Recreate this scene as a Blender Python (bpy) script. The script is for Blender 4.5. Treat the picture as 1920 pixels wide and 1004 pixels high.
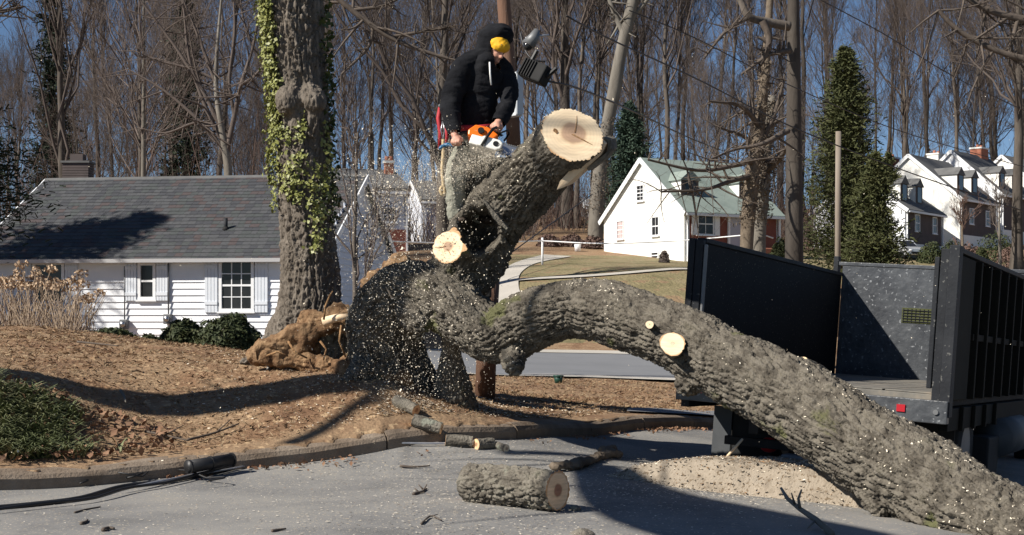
import bpy, bmesh, math, random
import numpy as np
from mathutils import Vector, Matrix
for o in list(bpy.data.objects): bpy.data.objects.remove(o)
SC = bpy.context.scene
COL = SC.collection
random.seed(7); RNG = np.random.default_rng(7)
R = math.radians
# ------------------------------------------------------------------ camera
FPX, CX, HY = 2600.0, 960.0, 600.0          # focal length in photo pixels, principal column, horizon row
cam = bpy.data.cameras.new('camera'); camo = bpy.data.objects.new('camera', cam); COL.objects.link(camo)
cam.sensor_width = 36.0; cam.sensor_fit = 'HORIZONTAL'; cam.lens = FPX / 1920 * 36.0
cam.shift_y = (HY - 502.0) / 1920.0
cam.clip_start = 0.1; cam.clip_end = 2000
camo.location = (0, 0, 0); camo.rotation_euler = (R(90), 0, 0)
SC.camera = camo
# ------------------------------------------------------------------ sky, sun, exposure
SUN_AZ, SUN_EL = R(62), R(39)               # direction the light travels, measured from +Y towards +X
SDIR = Vector((math.sin(SUN_AZ) * math.cos(SUN_EL), math.cos(SUN_AZ) * math.cos(SUN_EL), -math.sin(SUN_EL)))
W = bpy.data.worlds.new('World'); SC.world = W; W.use_nodes = True
nt = W.node_tree; nt.nodes.clear()
sky = nt.nodes.new('ShaderNodeTexSky'); sky.sky_type = 'NISHITA'; sky.sun_disc = False
sky.sun_elevation = SUN_EL; sky.sun_rotation = SUN_AZ + math.pi
sky.air_density = 1.0; sky.dust_density = 0.0; sky.ozone_density = 4.0; sky.altitude = 2500
bg = nt.nodes.new('ShaderNodeBackground'); bg.inputs['Strength'].default_value = 0.055
wo = nt.nodes.new('ShaderNodeOutputWorld')
nt.links.new(sky.outputs[0], bg.inputs['Color']); nt.links.new(bg.outputs[0], wo.inputs['Surface'])
sl = bpy.data.lights.new('sun', 'SUN'); sl.energy = 5.0; sl.angle = R(0.53); sl.color = (1.0, 0.94, 0.85)
so = bpy.data.objects.new('sun', sl); COL.objects.link(so)
so.rotation_euler = SDIR.to_track_quat('-Z', 'Y').to_euler(); so.location = (-20, -10, 30)
SC.view_settings.view_transform = 'Standard'; SC.view_settings.look = 'None'
SC.view_settings.exposure = 0.55; SC.view_settings.gamma = 1.0; SC.view_settings.use_curve_mapping = False
SC.render.engine = 'CYCLES'
SC.cycles.max_bounces = 5; SC.cycles.transparent_max_bounces = 6

def P(px, py, d):
    return Vector(((px - CX) / FPX * d, d, (HY - py) / FPX * d))
# ------------------------------------------------------------------ numpy noise
def _hash(ix, iy, iz, seed):
    h = (ix.astype(np.uint32) * np.uint32(374761393) + iy.astype(np.uint32) * np.uint32(668265263)
         + iz.astype(np.uint32) * np.uint32(2147483647) + np.uint32(seed * 974711 % 4294967291))
    h = (h ^ (h >> np.uint32(13))) * np.uint32(1274126177)
    h = (h ^ (h >> np.uint32(16))) * np.uint32(2246822519)
    return ((h ^ (h >> np.uint32(15))) & np.uint32(0xffffff)).astype(np.float64) / 16777215.0
def vnoise(p, seed=0):
    p = np.asarray(p, float); f0 = np.floor(p); t = p - f0; i = f0.astype(np.int64); t = t * t * (3 - 2 * t)
    r = 0
    for dx in (0, 1):
        for dy in (0, 1):
            for dz in (0, 1):
                w = (t[:, 0] if dx else 1 - t[:, 0]) * (t[:, 1] if dy else 1 - t[:, 1]) * (t[:, 2] if dz else 1 - t[:, 2])
                r = r + w * _hash(i[:, 0] + dx, i[:, 1] + dy, i[:, 2] + dz, seed)
    return r
def fbm(p, n=3, seed=0):
    p = np.asarray(p, float); a = 0; s = 0; w = 1.0
    for k in range(n):
        a = a + w * vnoise(p * 2 ** k + 17.3 * k, seed + k); s += w; w *= 0.5
    return a / s
def sstep(x, a, b):
    t = np.clip((x - a) / (b - a), 0, 1); return t * t * (3 - 2 * t)
# ------------------------------------------------------------------ mesh helpers
def mesh_np(name, V, faces, mats=None, midx=None, smooth=False):
    """faces: an (n,k) int array or a list of such arrays"""
    V = np.asarray(V, np.float32)
    if isinstance(faces, np.ndarray): faces = [faces]
    faces = [np.asarray(f, np.int32) for f in faces if len(f)]
    me = bpy.data.meshes.new(name)
    me.vertices.add(len(V)); me.vertices.foreach_set('co', V.ravel())
    nl = sum(f.size for f in faces); npoly = sum(len(f) for f in faces)
    me.loops.add(nl); me.polygons.add(npoly)
    me.loops.foreach_set('vertex_index', np.concatenate([f.ravel() for f in faces]))
    tot = np.concatenate([np.full(len(f), f.shape[1], np.int32) for f in faces])
    st = np.concatenate([[0], np.cumsum(tot)[:-1]]).astype(np.int32)
    me.polygons.foreach_set('loop_start', st); me.polygons.foreach_set('loop_total', tot)
    if smooth: me.polygons.foreach_set('use_smooth', np.ones(npoly, bool))
    for m in (mats or []): me.materials.append(m)
    if midx is not None: me.polygons.foreach_set('material_index', np.asarray(midx, np.int32))
    me.update(calc_edges=True); me.validate()
    return me
class MB:
    def __init__(s): s.v = []; s.f = []
    def add(s, V, Fs):
        n = len(s.v); s.v += [tuple(p) for p in V]; s.f += [tuple(i + n for i in f) for f in Fs]; return s
    def box(s, c, size, M=None):
        x, y, z = [k / 2 for k in size]
        V = [Vector((a * x, b * y, e * z)) + Vector(c) for a in (-1, 1) for b in (-1, 1) for e in (-1, 1)]
        if M is not None: V = [M @ p for p in V]
        return s.add(V, [(0, 1, 3, 2), (4, 6, 7, 5), (0, 4, 5, 1), (2, 3, 7, 6), (0, 2, 6, 4), (1, 5, 7, 3)])
    def bb(s, a, b, M=None):
        return s.box([(p + q) / 2 for p, q in zip(a, b)], [abs(q - p) for p, q in zip(a, b)], M)
    def prism(s, poly, off, M=None):
        n = len(poly); A = [Vector(p) for p in poly]; B = [p + Vector(off) for p in A]; V = A + B
        if M is not None: V = [M @ p for p in V]
        return s.add(V, [tuple(range(n))[::-1], tuple(range(n, 2 * n))] + [(i, (i + 1) % n, n + (i + 1) % n, n + i) for i in range(n)])
    def tube(s, pts, rad, sides=8, caps=True):
        pts = [Vector(p) for p in pts]; n = len(pts)
        if not hasattr(rad, '__len__'): rad = [rad] * n
        up = None; V = []; Fs = []
        for i, p in enumerate(pts):
            t = (pts[min(i + 1, n - 1)] - pts[max(i - 1, 0)]).normalized()
            if up is None: up = t.orthogonal().normalized()
            up = (up - t * up.dot(t)).normalized(); b = t.cross(up)
            for k in range(sides):
                a = 2 * math.pi * k / sides; V.append(p + (up * math.cos(a) + b * math.sin(a)) * rad[i])
        for i in range(n - 1):
            for k in range(sides):
                k2 = (k + 1) % sides; Fs.append((i * sides + k, i * sides + k2, (i + 1) * sides + k2, (i + 1) * sides + k))
        if caps: Fs += [tuple(range(sides))[::-1], tuple(range((n - 1) * sides, n * sides))]
        return s.add(V, Fs)
    def sph(s, c, r, nu=10, nv=7, M=None):
        if not hasattr(r, '__len__'): r = (r, r, r)
        V = [Vector((c[0], c[1], c[2] - r[2]))]
        for j in range(1, nv):
            ph = -math.pi / 2 + math.pi * j / nv
            for k in range(nu):
                a = 2 * math.pi * k / nu
                V.append(Vector((c[0] + r[0] * math.cos(ph) * math.cos(a), c[1] + r[1] * math.cos(ph) * math.sin(a), c[2] + r[2] * math.sin(ph))))
        V.append(Vector((c[0], c[1], c[2] + r[2]))); Fs = []
        for k in range(nu): Fs.append((0, 1 + (k + 1) % nu, 1 + k))
        for j in range(nv - 2):
            for k in range(nu):
                a = 1 + j * nu + k; b = 1 + j * nu + (k + 1) % nu; Fs.append((a, b, b + nu, a + nu))
        L = len(V) - 1
        for k in range(nu): Fs.append((L, L - nu + k, L - nu + (k + 1) % nu))
        if M is not None: V = [M @ p for p in V]
        return s.add(V, Fs)
    def mesh(s, name, mat=None, smooth=False, bevel=0):
        me = bpy.data.meshes.new(name); me.from_pydata([tuple(p) for p in s.v], [], s.f)
        if bevel:
            bm = bmesh.new(); bm.from_mesh(me)
            es = [e for e in bm.edges if len(e.link_faces) == 2 and e.calc_face_angle() > 0.6]
            bmesh.ops.bevel(bm, geom=es, offset=bevel, segments=2, affect='EDGES', profile=0.5); bm.to_mesh(me); bm.free()
        if smooth: me.polygons.foreach_set('use_smooth', [True] * len(me.polygons))
        for m in (mat if isinstance(mat, (list, tuple)) else [mat] if mat else []): me.materials.append(m)
        me.update(); return me
    def obj(s, name, mat=None, parent=None, smooth=False, bevel=0, **k):
        return ob(name, s.mesh(name, mat, smooth, bevel), parent, **k)
def ob(name, me, parent=None, label=None, cat=None, group=None, kind=None, M=None):
    o = bpy.data.objects.new(name, me); COL.objects.link(o)
    if parent is not None: o.parent = parent
    if M is not None: o.matrix_local = M
    if label: o['label'] = label
    if cat: o['category'] = cat
    if group: o['group'] = group
    if kind: o['kind'] = kind
    return o
def thing(name, label, cat, M=None, group=None):
    return ob(name, None, None, label, cat, group, None, M)
def dup(root, M=None, label=None, group=None):
    r = root.copy(); COL.objects.link(r)
    if M is not None: r.matrix_local = M
    if label: r['label'] = label
    if group: r['group'] = group
    for ch in list(root.children):
        c = ch.copy(); COL.objects.link(c); c.parent = r
        for g in list(ch.children):
            d = g.copy(); COL.objects.link(d); d.parent = c
    return r
def catmull(pts, n):
    """pts (k,m) -> n points along a Catmull-Rom curve, evenly spaced in parameter of chord length"""
    pts = np.asarray(pts, float); k = len(pts)
    if k == 2: 
        t = np.linspace(0, 1, n)[:, None]; return pts[0] * (1 - t) + pts[1] * t
    ext = np.vstack([2 * pts[0] - pts[1], pts, 2 * pts[-1] - pts[-2]])
    ch = np.concatenate([[0], np.cumsum(np.linalg.norm(np.diff(pts[:, :3], axis=0), axis=1))])
    u = np.linspace(0, ch[-1], n); seg = np.clip(np.searchsorted(ch, u, side='right') - 1, 0, k - 2)
    t = ((u - ch[seg]) / (ch[seg + 1] - ch[seg] + 1e-9))[:, None]
    a, b, c, d = ext[seg], ext[seg + 1], ext[seg + 2], ext[seg + 3]
    return 0.5 * ((2 * b) + (-a + c) * t + (2 * a - 5 * b + 4 * c - d) * t ** 2 + (-a + 3 * b - 3 * c + d) * t ** 3)
def batch_tubes(paths, radii, sides):
    """paths (N,K,3), radii (N,K) -> V, F(quads)"""
    N, K, _ = paths.shape
    t = np.gradient(paths, axis=1) if K > 2 else np.repeat((paths[:, 1:] - paths[:, :1]), 2, axis=1)
    t = t / (np.linalg.norm(t, axis=2, keepdims=True) + 1e-9)
    m = paths[:, -1] - paths[:, 0]; m = m / (np.linalg.norm(m, axis=1, keepdims=True) + 1e-9)
    ref = np.where(np.abs(m[:, 2:3]) > 0.9, np.array([[1., 0, 0]]), np.array([[0, 0, 1.]]))
    n = np.cross(m, ref); n /= np.linalg.norm(n, axis=1, keepdims=True) + 1e-9
    n = np.repeat(n[:, None], K, axis=1); n = n - t * (n * t).sum(2, keepdims=True); n /= np.linalg.norm(n, axis=2, keepdims=True) + 1e-9
    b = np.cross(t, n)
    a = np.arange(sides) * 2 * math.pi / sides
    V = paths[:, :, None] + radii[:, :, None, None] * (n[:, :, None] * np.cos(a)[None, None, :, None] + b[:, :, None] * np.sin(a)[None, None, :, None])
    base = (np.arange(N) * K * sides)[:, None, None] + (np.arange(K - 1) * sides)[None, :, None]
    k0 = np.arange(sides)[None, None]; k1 = (k0 + 1) % sides
    Fq = np.stack([base + k0, base + k1, base + sides + k1, base + sides + k0], axis=-1).reshape(-1, 4)
    return V.reshape(-1, 3), Fq
def joinVF(parts):
    Vs, Fs, n = [], [], 0
    for V, Fq in parts:
        Vs.append(V); Fs.append(Fq + n); n += len(V)
    return np.vstack(Vs), Fs
def quads_at(c, a, b):
    """centres (N,3), half-axes a,b (N,3) -> V,F of N free quads"""
    V = np.stack([c - a - b, c + a - b, c + a + b, c - a + b], axis=1).reshape(-1, 3)
    return V, np.arange(len(V)).reshape(-1, 4)
def rand_dirs(n, rng=None):
    v = (rng or RNG).normal(size=(n, 3)); return v / np.linalg.norm(v, axis=1, keepdims=True)
def lens_leaves(c, n, size, rng=None, ratio=0.55):
    """leaf shapes: pointed, folded along the middle (4 triangles' worth: two quads). c (N,3), n normals (N,3)"""
    rng = rng or RNG; N = len(c)
    t = np.cross(n, rand_dirs(N, rng)); t /= np.linalg.norm(t, axis=1, keepdims=True) + 1e-9
    w = np.cross(n, t); L = (np.asarray(size) * np.ones(N))[:, None]
    V = np.stack([c - t * L, c + w * L * ratio + n * L * 0.15, c + t * L, c - w * L * ratio + n * L * 0.15, c - t * 0.0], axis=1)
    V = V.reshape(-1, 3); i = np.arange(N)[:, None] * 5
    Fq = np.concatenate([i + np.array([[0, 1, 4]]), i + np.array([[1, 2, 4]]), i + np.array([[0, 4, 3]]), i + np.array([[4, 2, 3]])])
    return V, Fq
# ------------------------------------------------------------------ blobs: union of swept spheres, voxel remeshed
_ico = None
def ico():
    global _ico
    if _ico is None:
        bm = bmesh.new(); bmesh.ops.create_icosphere(bm, subdivisions=2, radius=1)
        _ico = (np.array([v.co[:] for v in bm.verts]), np.array([[v.index for v in f.verts] for f in bm.faces])); bm.free()
    return _ico
def stroke(pts, step=0.25):
    """pts: [(Vector, r) ...], r number or triple -> centres (n,3), radii (n,3)"""
    a = np.array([list(p) + (list(r) if hasattr(r, '__len__') else [r] * 3) for p, r in pts], float)
    if len(a) == 1: return a[:, :3], a[:, 3:]
    L = np.linalg.norm(np.diff(a[:, :3], axis=0), axis=1).sum(); n = max(2, int(L / (a[:, 3:].mean() * step)) + 1)
    c = catmull(a, n); return c[:, :3], np.maximum(c[:, 3:], 1e-3)
def remesh(V, Ft, voxel, smooth=3):
    me = mesh_np('tmp', V, Ft); o = bpy.data.objects.new('tmp', me); COL.objects.link(o)
    m = o.modifiers.new('r', 'REMESH'); m.mode = 'VOXEL'; m.voxel_size = voxel
    if smooth:
        s = o.modifiers.new('s', 'SMOOTH'); s.factor = 0.5; s.iterations = smooth
    dg = bpy.context.evaluated_depsgraph_get(); dg.update()
    e = o.evaluated_get(dg); m2 = e.to_mesh()
    n = len(m2.vertices); co = np.empty(n * 3, np.float32); m2.vertices.foreach_get('co', co)
    nv = np.empty(n * 3, np.float32); m2.vertices.foreach_get('normal', nv)
    li = np.empty(len(m2.loops), np.int32); m2.loops.foreach_get('vertex_index', li)
    lt = np.empty(len(m2.polygons), np.int32); m2.polygons.foreach_get('loop_total', lt)
    e.to_mesh_clear(); bpy.data.objects.remove(o); bpy.data.meshes.remove(me)
    if (lt == 4).all(): Fq = li.reshape(-1, 4)
    else: Fq = li[: (len(li) // 4) * 4].reshape(-1, 4)
    return co.reshape(-1, 3).astype(float), nv.reshape(-1, 3).astype(float), Fq
def blob(strokes, voxel, smooth=3, step=0.25):
    iv, iff = ico(); C, Rr = [], []
    for s in strokes:
        c, r = stroke(s, step); C.append(c); Rr.append(r)
    C = np.vstack(C); Rr = np.vstack(Rr)
    V = (C[:, None] + iv[None] * Rr[:, None]).reshape(-1, 3)
    Ft = (np.arange(len(C))[:, None, None] * len(iv) + iff[None]).reshape(-1, 3)
    return remesh(V, Ft, voxel, smooth)
class Axis:
    """nearest-axis lookup for bark: local (n,b,s) coordinates round the strokes"""
    def __init__(s, strokes):
        s.c, s.r, s.n, s.b, s.t, s.s = [], [], [], [], [], []; off = 0
        for st in strokes:
            c, r = stroke(st, 0.1); r = r.mean(1)
            t = np.gradient(c, axis=0) if len(c) > 1 else np.array([[0, 0, 1.]]); t /= np.linalg.norm(t, axis=1, keepdims=True) + 1e-9
            n0 = np.cross(t[0], [0.3, 0.9, 0.2]); n0 /= np.linalg.norm(n0); ns = []
            for i in range(len(c)):
                n0 = n0 - t[i] * n0.dot(t[i]); n0 /= np.linalg.norm(n0); ns.append(n0)
            ns = np.array(ns); L = np.concatenate([[0], np.cumsum(np.linalg.norm(np.diff(c, axis=0), axis=1))])
            s.c.append(c); s.r.append(r); s.n.append(ns); s.b.append(np.cross(t, ns)); s.t.append(t); s.s.append(L + off); off += 0.0
        for k in 'crnbts': setattr(s, k, np.concatenate(getattr(s, k)))
    def local(s, V):
        out = np.empty((len(V), 3)); rad = np.empty(len(V))
        for i in range(0, len(V), 20000):
            v = V[i:i + 20000]; d = np.linalg.norm(v[:, None] - s.c[None], axis=2) - s.r[None]
            k = d.argmin(1); q = v - s.c[k]
            out[i:i + 20000, 0] = (q * s.n[k]).sum(1); out[i:i + 20000, 1] = (q * s.b[k]).sum(1)
            out[i:i + 20000, 2] = s.s[k] + (q * s.t[k]).sum(1); rad[i:i + 20000] = s.r[k]
        return out, rad
def worley(p, seed=0):
    """F1, F2 distances to jittered cell points"""
    p = np.asarray(p, float); c0 = np.floor(p).astype(np.int64); f1 = np.full(len(p), 9.0); f2 = np.full(len(p), 9.0)
    for dx in (-1, 0, 1):
        for dy in (-1, 0, 1):
            for dz in (-1, 0, 1):
                c = c0 + np.array([dx, dy, dz]); q = np.stack([_hash(c[:, 0], c[:, 1], c[:, 2], seed + k) for k in (0, 57, 113)], 1)
                d = np.sqrt((((c + q) - p) ** 2).sum(1)); m = d < f1; f2 = np.where(m, f1, np.minimum(f2, d)); f1 = np.where(m, d, f1)
    return f1, f2
def bark_height(L, lp=0.045, la=0.17, seed=3):
    """long plates parted by sharp furrows, about -1..+0.6"""
    wq = L * np.array([8, 8, 5.]); w = np.stack([vnoise(wq, seed + 9), vnoise(wq + 5, seed + 10), vnoise(wq + 9, seed + 11)], 1) - 0.5
    q = np.stack([L[:, 0] / lp, L[:, 1] / lp, L[:, 2] / la], 1) + w * 1.7
    f1, f2 = worley(q, seed); plate = sstep(f2 - f1, 0.0, 0.24)
    g1, g2 = worley(q * np.array([2.1, 2.1, 2.6]) + 7, seed + 1); small = sstep(g2 - g1, 0.0, 0.28)
    fine = fbm(np.stack([L[:, 0] * 80, L[:, 1] * 80, L[:, 2] * 34], 1), 2, seed + 4)
    return 0.90 * plate + 0.30 * small * plate + 0.75 * (fine - .5) - 0.10 * f1 - 0.80
# ------------------------------------------------------------------ materials
def ramp(nodes, stops):
    r = nodes.new('ShaderNodeValToRGB'); e = r.color_ramp.elements
    while len(e) < len(stops): e.new(0.5)
    for k, (p, c) in zip(e, stops): k.position = p; k.color = (*c, 1) if len(c) == 3 else c
    return r
def pm(name, cols, scale=4, rough=0.85, bump=0.0, bscale=40, stretch=(1, 1, 1), spec=0.3, metal=0, detail=5, randv=0.0, speck=None, coords='Object'):
    """cols: 1..4 colours spread over a noise; speck=(colour, scale, threshold)"""
    m = bpy.data.materials.new(name); m.use_nodes = True; N = m.node_tree.nodes; Lk = m.node_tree.links
    b = N['Principled BSDF']; b.inputs['Roughness'].default_value = rough; b.inputs['Specular IOR Level'].default_value = spec
    b.inputs['Metallic'].default_value = metal
    tc = N.new('ShaderNodeTexCoord'); mp = N.new('ShaderNodeMapping'); mp.inputs['Scale'].default_value = stretch
    Lk.new(tc.outputs[coords], mp.inputs[0])
    nz = N.new('ShaderNodeTexNoise'); nz.inputs['Scale'].default_value = scale; nz.inputs['Detail'].default_value = detail; nz.inputs['Roughness'].default_value = 0.65
    Lk.new(mp.outputs[0], nz.inputs['Vector'])
    k = len(cols)
    st = [(0.5, cols[0])] if k == 1 else [(0.30 + 0.42 * i / (k - 1), c) for i, c in enumerate(cols)]
    if k == 1: st.append((0.9, cols[0]))
    rp = ramp(N, st); Lk.new(nz.outputs['Fac'], rp.inputs[0]); out = rp.outputs[0]
    if speck:
        vz = N.new('ShaderNodeTexNoise'); vz.inputs['Scale'].default_value = speck[1]; vz.inputs['Detail'].default_value = 2
        Lk.new(tc.outputs[coords], vz.inputs['Vector'])
        r2 = ramp(N, [(speck[2], (0, 0, 0)), (speck[2] + 0.05, (1, 1, 1))]); Lk.new(vz.outputs['Fac'], r2.inputs[0])
        mx = N.new('ShaderNodeMix'); mx.data_type = 'RGBA'; Lk.new(r2.outputs[0], mx.inputs[0]); Lk.new(out, mx.inputs[6]); mx.inputs[7].default_value = (*speck[0], 1); out = mx.outputs[2]
    if randv:
        oi = N.new('ShaderNodeObjectInfo'); mr = N.new('ShaderNodeMapRange'); mr.inputs[3].default_value = 1 - randv; mr.inputs[4].default_value = 1 + randv
        Lk.new(oi.outputs['Random'], mr.inputs[0]); hs = N.new('ShaderNodeHueSaturation'); Lk.new(mr.outputs[0], hs.inputs['Value']); Lk.new(out, hs.inputs['Color']); out = hs.outputs[0]
    Lk.new(out, b.inputs['Base Color'])
    if bump:
        bz = N.new('ShaderNodeTexNoise'); bz.inputs['Scale'].default_value = bscale; bz.inputs['Detail'].default_value = 4; Lk.new(mp.outputs[0], bz.inputs['Vector'])
        bn = N.new('ShaderNodeBump'); bn.inputs['Strength'].default_value = bump; bn.inputs['Distance'].default_value = 0.8 / bscale
        Lk.new(bz.outputs['Fac'], bn.inputs['Height']); Lk.new(bn.outputs[0], b.inputs['Normal'])
    m.diffuse_color = (*cols[0], 1)
    return m
MT = {}
def M_(k, *a, **kw): MT[k] = pm(k, *a, **kw)
M_('bark', [(.065, .057, .045), (.12, .106, .086), (.19, .172, .14), (.125, .118, .088)], 7, .95, 1.0, 48, speck=((.22, .225, .18), 6, .64))
M_('bark_limb', [(.050, .043, .034), (.094, .082, .065), (.162, .144, .116), (.098, .087, .064)], 9, .95, 1.0, 48, speck=((.105, .105, .05), 2.6, .64))
M_('bark_ivy_tree', [(.095, .079, .063), (.15, .127, .103), (.205, .178, .148)], 9, .95, 1.0, 50, (1, 1, .35))
M_('bark_far', [(.055, .045, .037), (.10, .084, .070), (.15, .13, .11)], 1.6, .95, .3, 12, (1, 1, .25), randv=.35)
M_('bark_pale', [(.12, .106, .088), (.18, .163, .138), (.24, .22, .188)], 2.0, .9, .3, 20, (1, 1, .3), randv=.1)
M_('bark_vine', [(.07, .052, .036), (.17, .135, .10), (.11, .085, .06)], 3, .95, .5, 20)
M_('twigs_far', [(.075, .058, .050), (.12, .096, .083), (.095, .078, .070)], .6, .95, randv=.35)
M_('twigs_red', [(.105, .064, .052), (.155, .10, .08), (.12, .085, .07)], .5, .95)
M_('twig', [(.07, .055, .045), (.13, .105, .085)], 12, .9)
M_('wood_pale', [(.80, .62, .42), (.72, .52, .33)], 14, .8, .2, 60, speck=((.55, .38, .22), 9, .64))
M_('wood_rot', [(.16, .09, .045), (.30, .17, .08), (.42, .27, .14)], 10, .95, .8, 40)
M_('soil', [(.085, .046, .024), (.16, .09, .045), (.26, .165, .09), (.12, .065, .032)], 7, .98, .9, 30, speck=((.40, .27, .15), 22, .66))
M_('lawn', [(.14, .078, .044), (.21, .125, .07), (.27, .182, .108), (.175, .10, .056)], 1.1, .97, .6, 24, speck=((.40, .28, .165), 14, .60))
M_('litter', [(.15, .086, .046), (.225, .142, .08), (.30, .21, .125)], 2.2, .95)
M_('litter_straw', [(.26, .19, .11), (.37, .285, .18)], 2, .95)
M_('leaf_dead', [(.15, .075, .045), (.22, .125, .075), (.30, .19, .12)], 6, .9)
M_('lawn_green', [(.13, .115, .055), (.215, .18, .095), (.28, .225, .135)], .55, .97, .8, 6, detail=9, speck=((.24, .165, .095), 1.3, .56))
M_('asphalt', [(.125, .124, .122), (.19, .186, .18), (.24, .232, .218), (.28, .262, .232)], .9, .92, .6, 150, detail=11, speck=((.42, .36, .27), 48, .63))
M_('asphalt_far', [(.16, .165, .175), (.20, .205, .215)], .5, .9)
M_('concrete', [(.40, .375, .33), (.50, .465, .41)], .7, .9, .2, 20)
M_('kerb', [(.13, .095, .066), (.20, .155, .115), (.27, .22, .17)], 3.0, .95, .5, 45)
M_('chips', [(.20, .165, .125), (.31, .26, .20), (.26, .225, .18)], 9, .95, .9, 60, speck=((.16, .12, .08), 34, .60))
M_('sawdust', [(.80, .70, .54), (.88, .80, .66)], 5, .9)
M_('siding', [(.78, .80, .83), (.84, .85, .87)], 1.2, .55, .08, 30)
M_('siding_cream', [(.80, .79, .74), (.86, .85, .80)], .8, .6)
M_('trim', [(.80, .81, .82)], 2, .5)
M_('shutter', [(.66, .70, .75), (.72, .75, .80)], 3, .5)
M_('siding_shade_blue', [(.62, .66, .74), (.70, .73, .80)], 1, .6)  # siding tinted with the blue of shade
M_('glass_dark', [(.010, .012, .014), (.03, .03, .032)], 1.5, .12, spec=.35)
M_('curtain', [(.42, .30, .30), (.55, .45, .43)], 3, .8)
for i, c in enumerate([(.052, .054, .060), (.070, .072, .076), (.060, .066, .066), (.072, .058, .058)]):
    M_('shingle%d' % i, [tuple(k * .85 for k in c), tuple(k * 1.2 for k in c)], 9, .95, .5, 60)
M_('roof_grey', [(.10, .10, .10), (.15, .15, .148)], 2, .95)
M_('roof_green', [(.17, .21, .19), (.235, .28, .25), (.20, .245, .22)], 1.2, .9)
M_('brick', [(.17, .055, .04), (.25, .09, .065)], 3, .9)
M_('brick_red', [(.34, .12, .075), (.44, .19, .12)], 3, .9)
M_('brick_shaded', [(.085, .07, .068), (.125, .10, .095)], 2, .9)  # brick darkened to put shade into fronts, dormer faces and chimney
M_('gutter', [(.55, .55, .56)], 2, .4)
M_('metal_grey', [(.13, .135, .14), (.20, .205, .21)], 4, .5, metal=.3)
M_('red_plastic', [(.42, .02, .03)], 2, .35)
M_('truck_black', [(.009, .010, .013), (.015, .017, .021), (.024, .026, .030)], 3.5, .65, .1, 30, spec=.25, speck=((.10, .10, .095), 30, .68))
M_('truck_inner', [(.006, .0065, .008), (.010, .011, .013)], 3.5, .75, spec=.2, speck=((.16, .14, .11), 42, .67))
M_('truck_bulk', [(.034, .037, .043), (.056, .061, .068), (.092, .098, .105)], 5, .38, .15, 18, spec=.5, speck=((.22, .23, .24), 26, .64))
M_('truck_outer', [(.008, .0075, .0055), (.013, .012, .009)], 4, .8, spec=.15)
M_('truck_floor', [(.10, .095, .088), (.17, .16, .14), (.27, .23, .18)], 4, .85)
M_('rubber', [(.012, .012, .012), (.022, .022, .022)], 5, .8)
M_('flap_grey', [(.05, .055, .06), (.075, .08, .085)], 4, .6)
M_('pole_wood', [(.13, .07, .045), (.19, .11, .075)], 5, .9, .4, 40, (1, 1, .1))
M_('pole_grey', [(.20, .165, .13), (.28, .24, .20)], 5, .9, .4, 40, (1, 1, .1))
M_('box_paint', [(.55, .58, .60), (.62, .64, .66)], 2, .45)
M_('black_cable', [(.012, .012, .013), (.02, .02, .021)], 5, .5, spec=.5)
M_('steel', [(.45, .46, .48)], 5, .3, metal=.9)
M_('silver_cable', [(.35, .36, .38), (.5, .5, .52)], 9, .4, metal=.6)
M_('ivy', [(.12, .135, .025), (.21, .22, .06), (.32, .32, .13)], 5, .5, spec=.4)
M_('ivy_shaded', [(.05, .07, .02), (.09, .11, .035)], 5, .5)  # shaded copy of the ivy colour
M_('yew', [(.022, .032, .012), (.04, .052, .018), (.075, .075, .03)], 6, .7)
M_('groundcover', [(.075, .095, .035), (.16, .18, .085), (.33, .31, .18)], 4, .55)
M_('stalk', [(.30, .22, .15), (.42, .33, .24), (.24, .17, .14)], 3, .9)
M_('flower_dry', [(.36, .25, .16), (.52, .39, .27)], 9, .95)
M_('juniper', [(.032, .040, .014), (.062, .069, .024), (.10, .10, .04)], 1.0, .8)
M_('spruce', [(.03, .055, .038), (.055, .085, .058)], 1.0, .8)
M_('pine_dark', [(.010, .018, .010), (.022, .034, .016)], 1.0, .8)
M_('hoodie', [(.006, .0062, .008), (.011, .0115, .014), (.018, .0185, .021)], 7, .95, .6, 90, spec=.15)
M_('trousers', [(.21, .215, .175), (.29, .29, .24), (.17, .17, .14)], 6, .95, .5, 30)
M_('skin', [(.50, .25, .175), (.58, .31, .22)], 18, .55, .1, 80)
M_('cap_yellow', [(.70, .36, .012), (.78, .42, .02)], 14, .7, .3, 120)
M_('cap_patch', [(.10, .10, .10)], 5, .6)
M_('white_cord', [(.78, .78, .76)], 5, .7)
M_('boot', [(.05, .035, .025)], 5, .7)
M_('strap_red', [(.35, .02, .03), (.45, .04, .05)], 9, .6)
M_('rope_tan', [(.48, .36, .20), (.62, .49, .30)], 60, .9, .6, 90)
M_('clip_blue', [(.01, .10, .22)], 5, .35)
M_('saw_orange', [(.80, .16, .008)], 8, .35, spec=.5)
M_('saw_white', [(.74, .72, .66), (.80, .78, .73)], 12, .4)
M_('saw_black', [(.012, .012, .012)], 8, .45)
M_('bucket_green', [(.012, .05, .035)], 4, .5)
M_('pvc_white', [(.80, .80, .80)], 4, .4)
M_('car_silver', [(.62, .64, .66)], 4, .25, metal=.4)
M_('door_grey', [(.42, .43, .48)], 3, .5)
M_('moss_chip', [(.80, .72, .55), (.70, .60, .42)], 8, .9)
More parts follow.
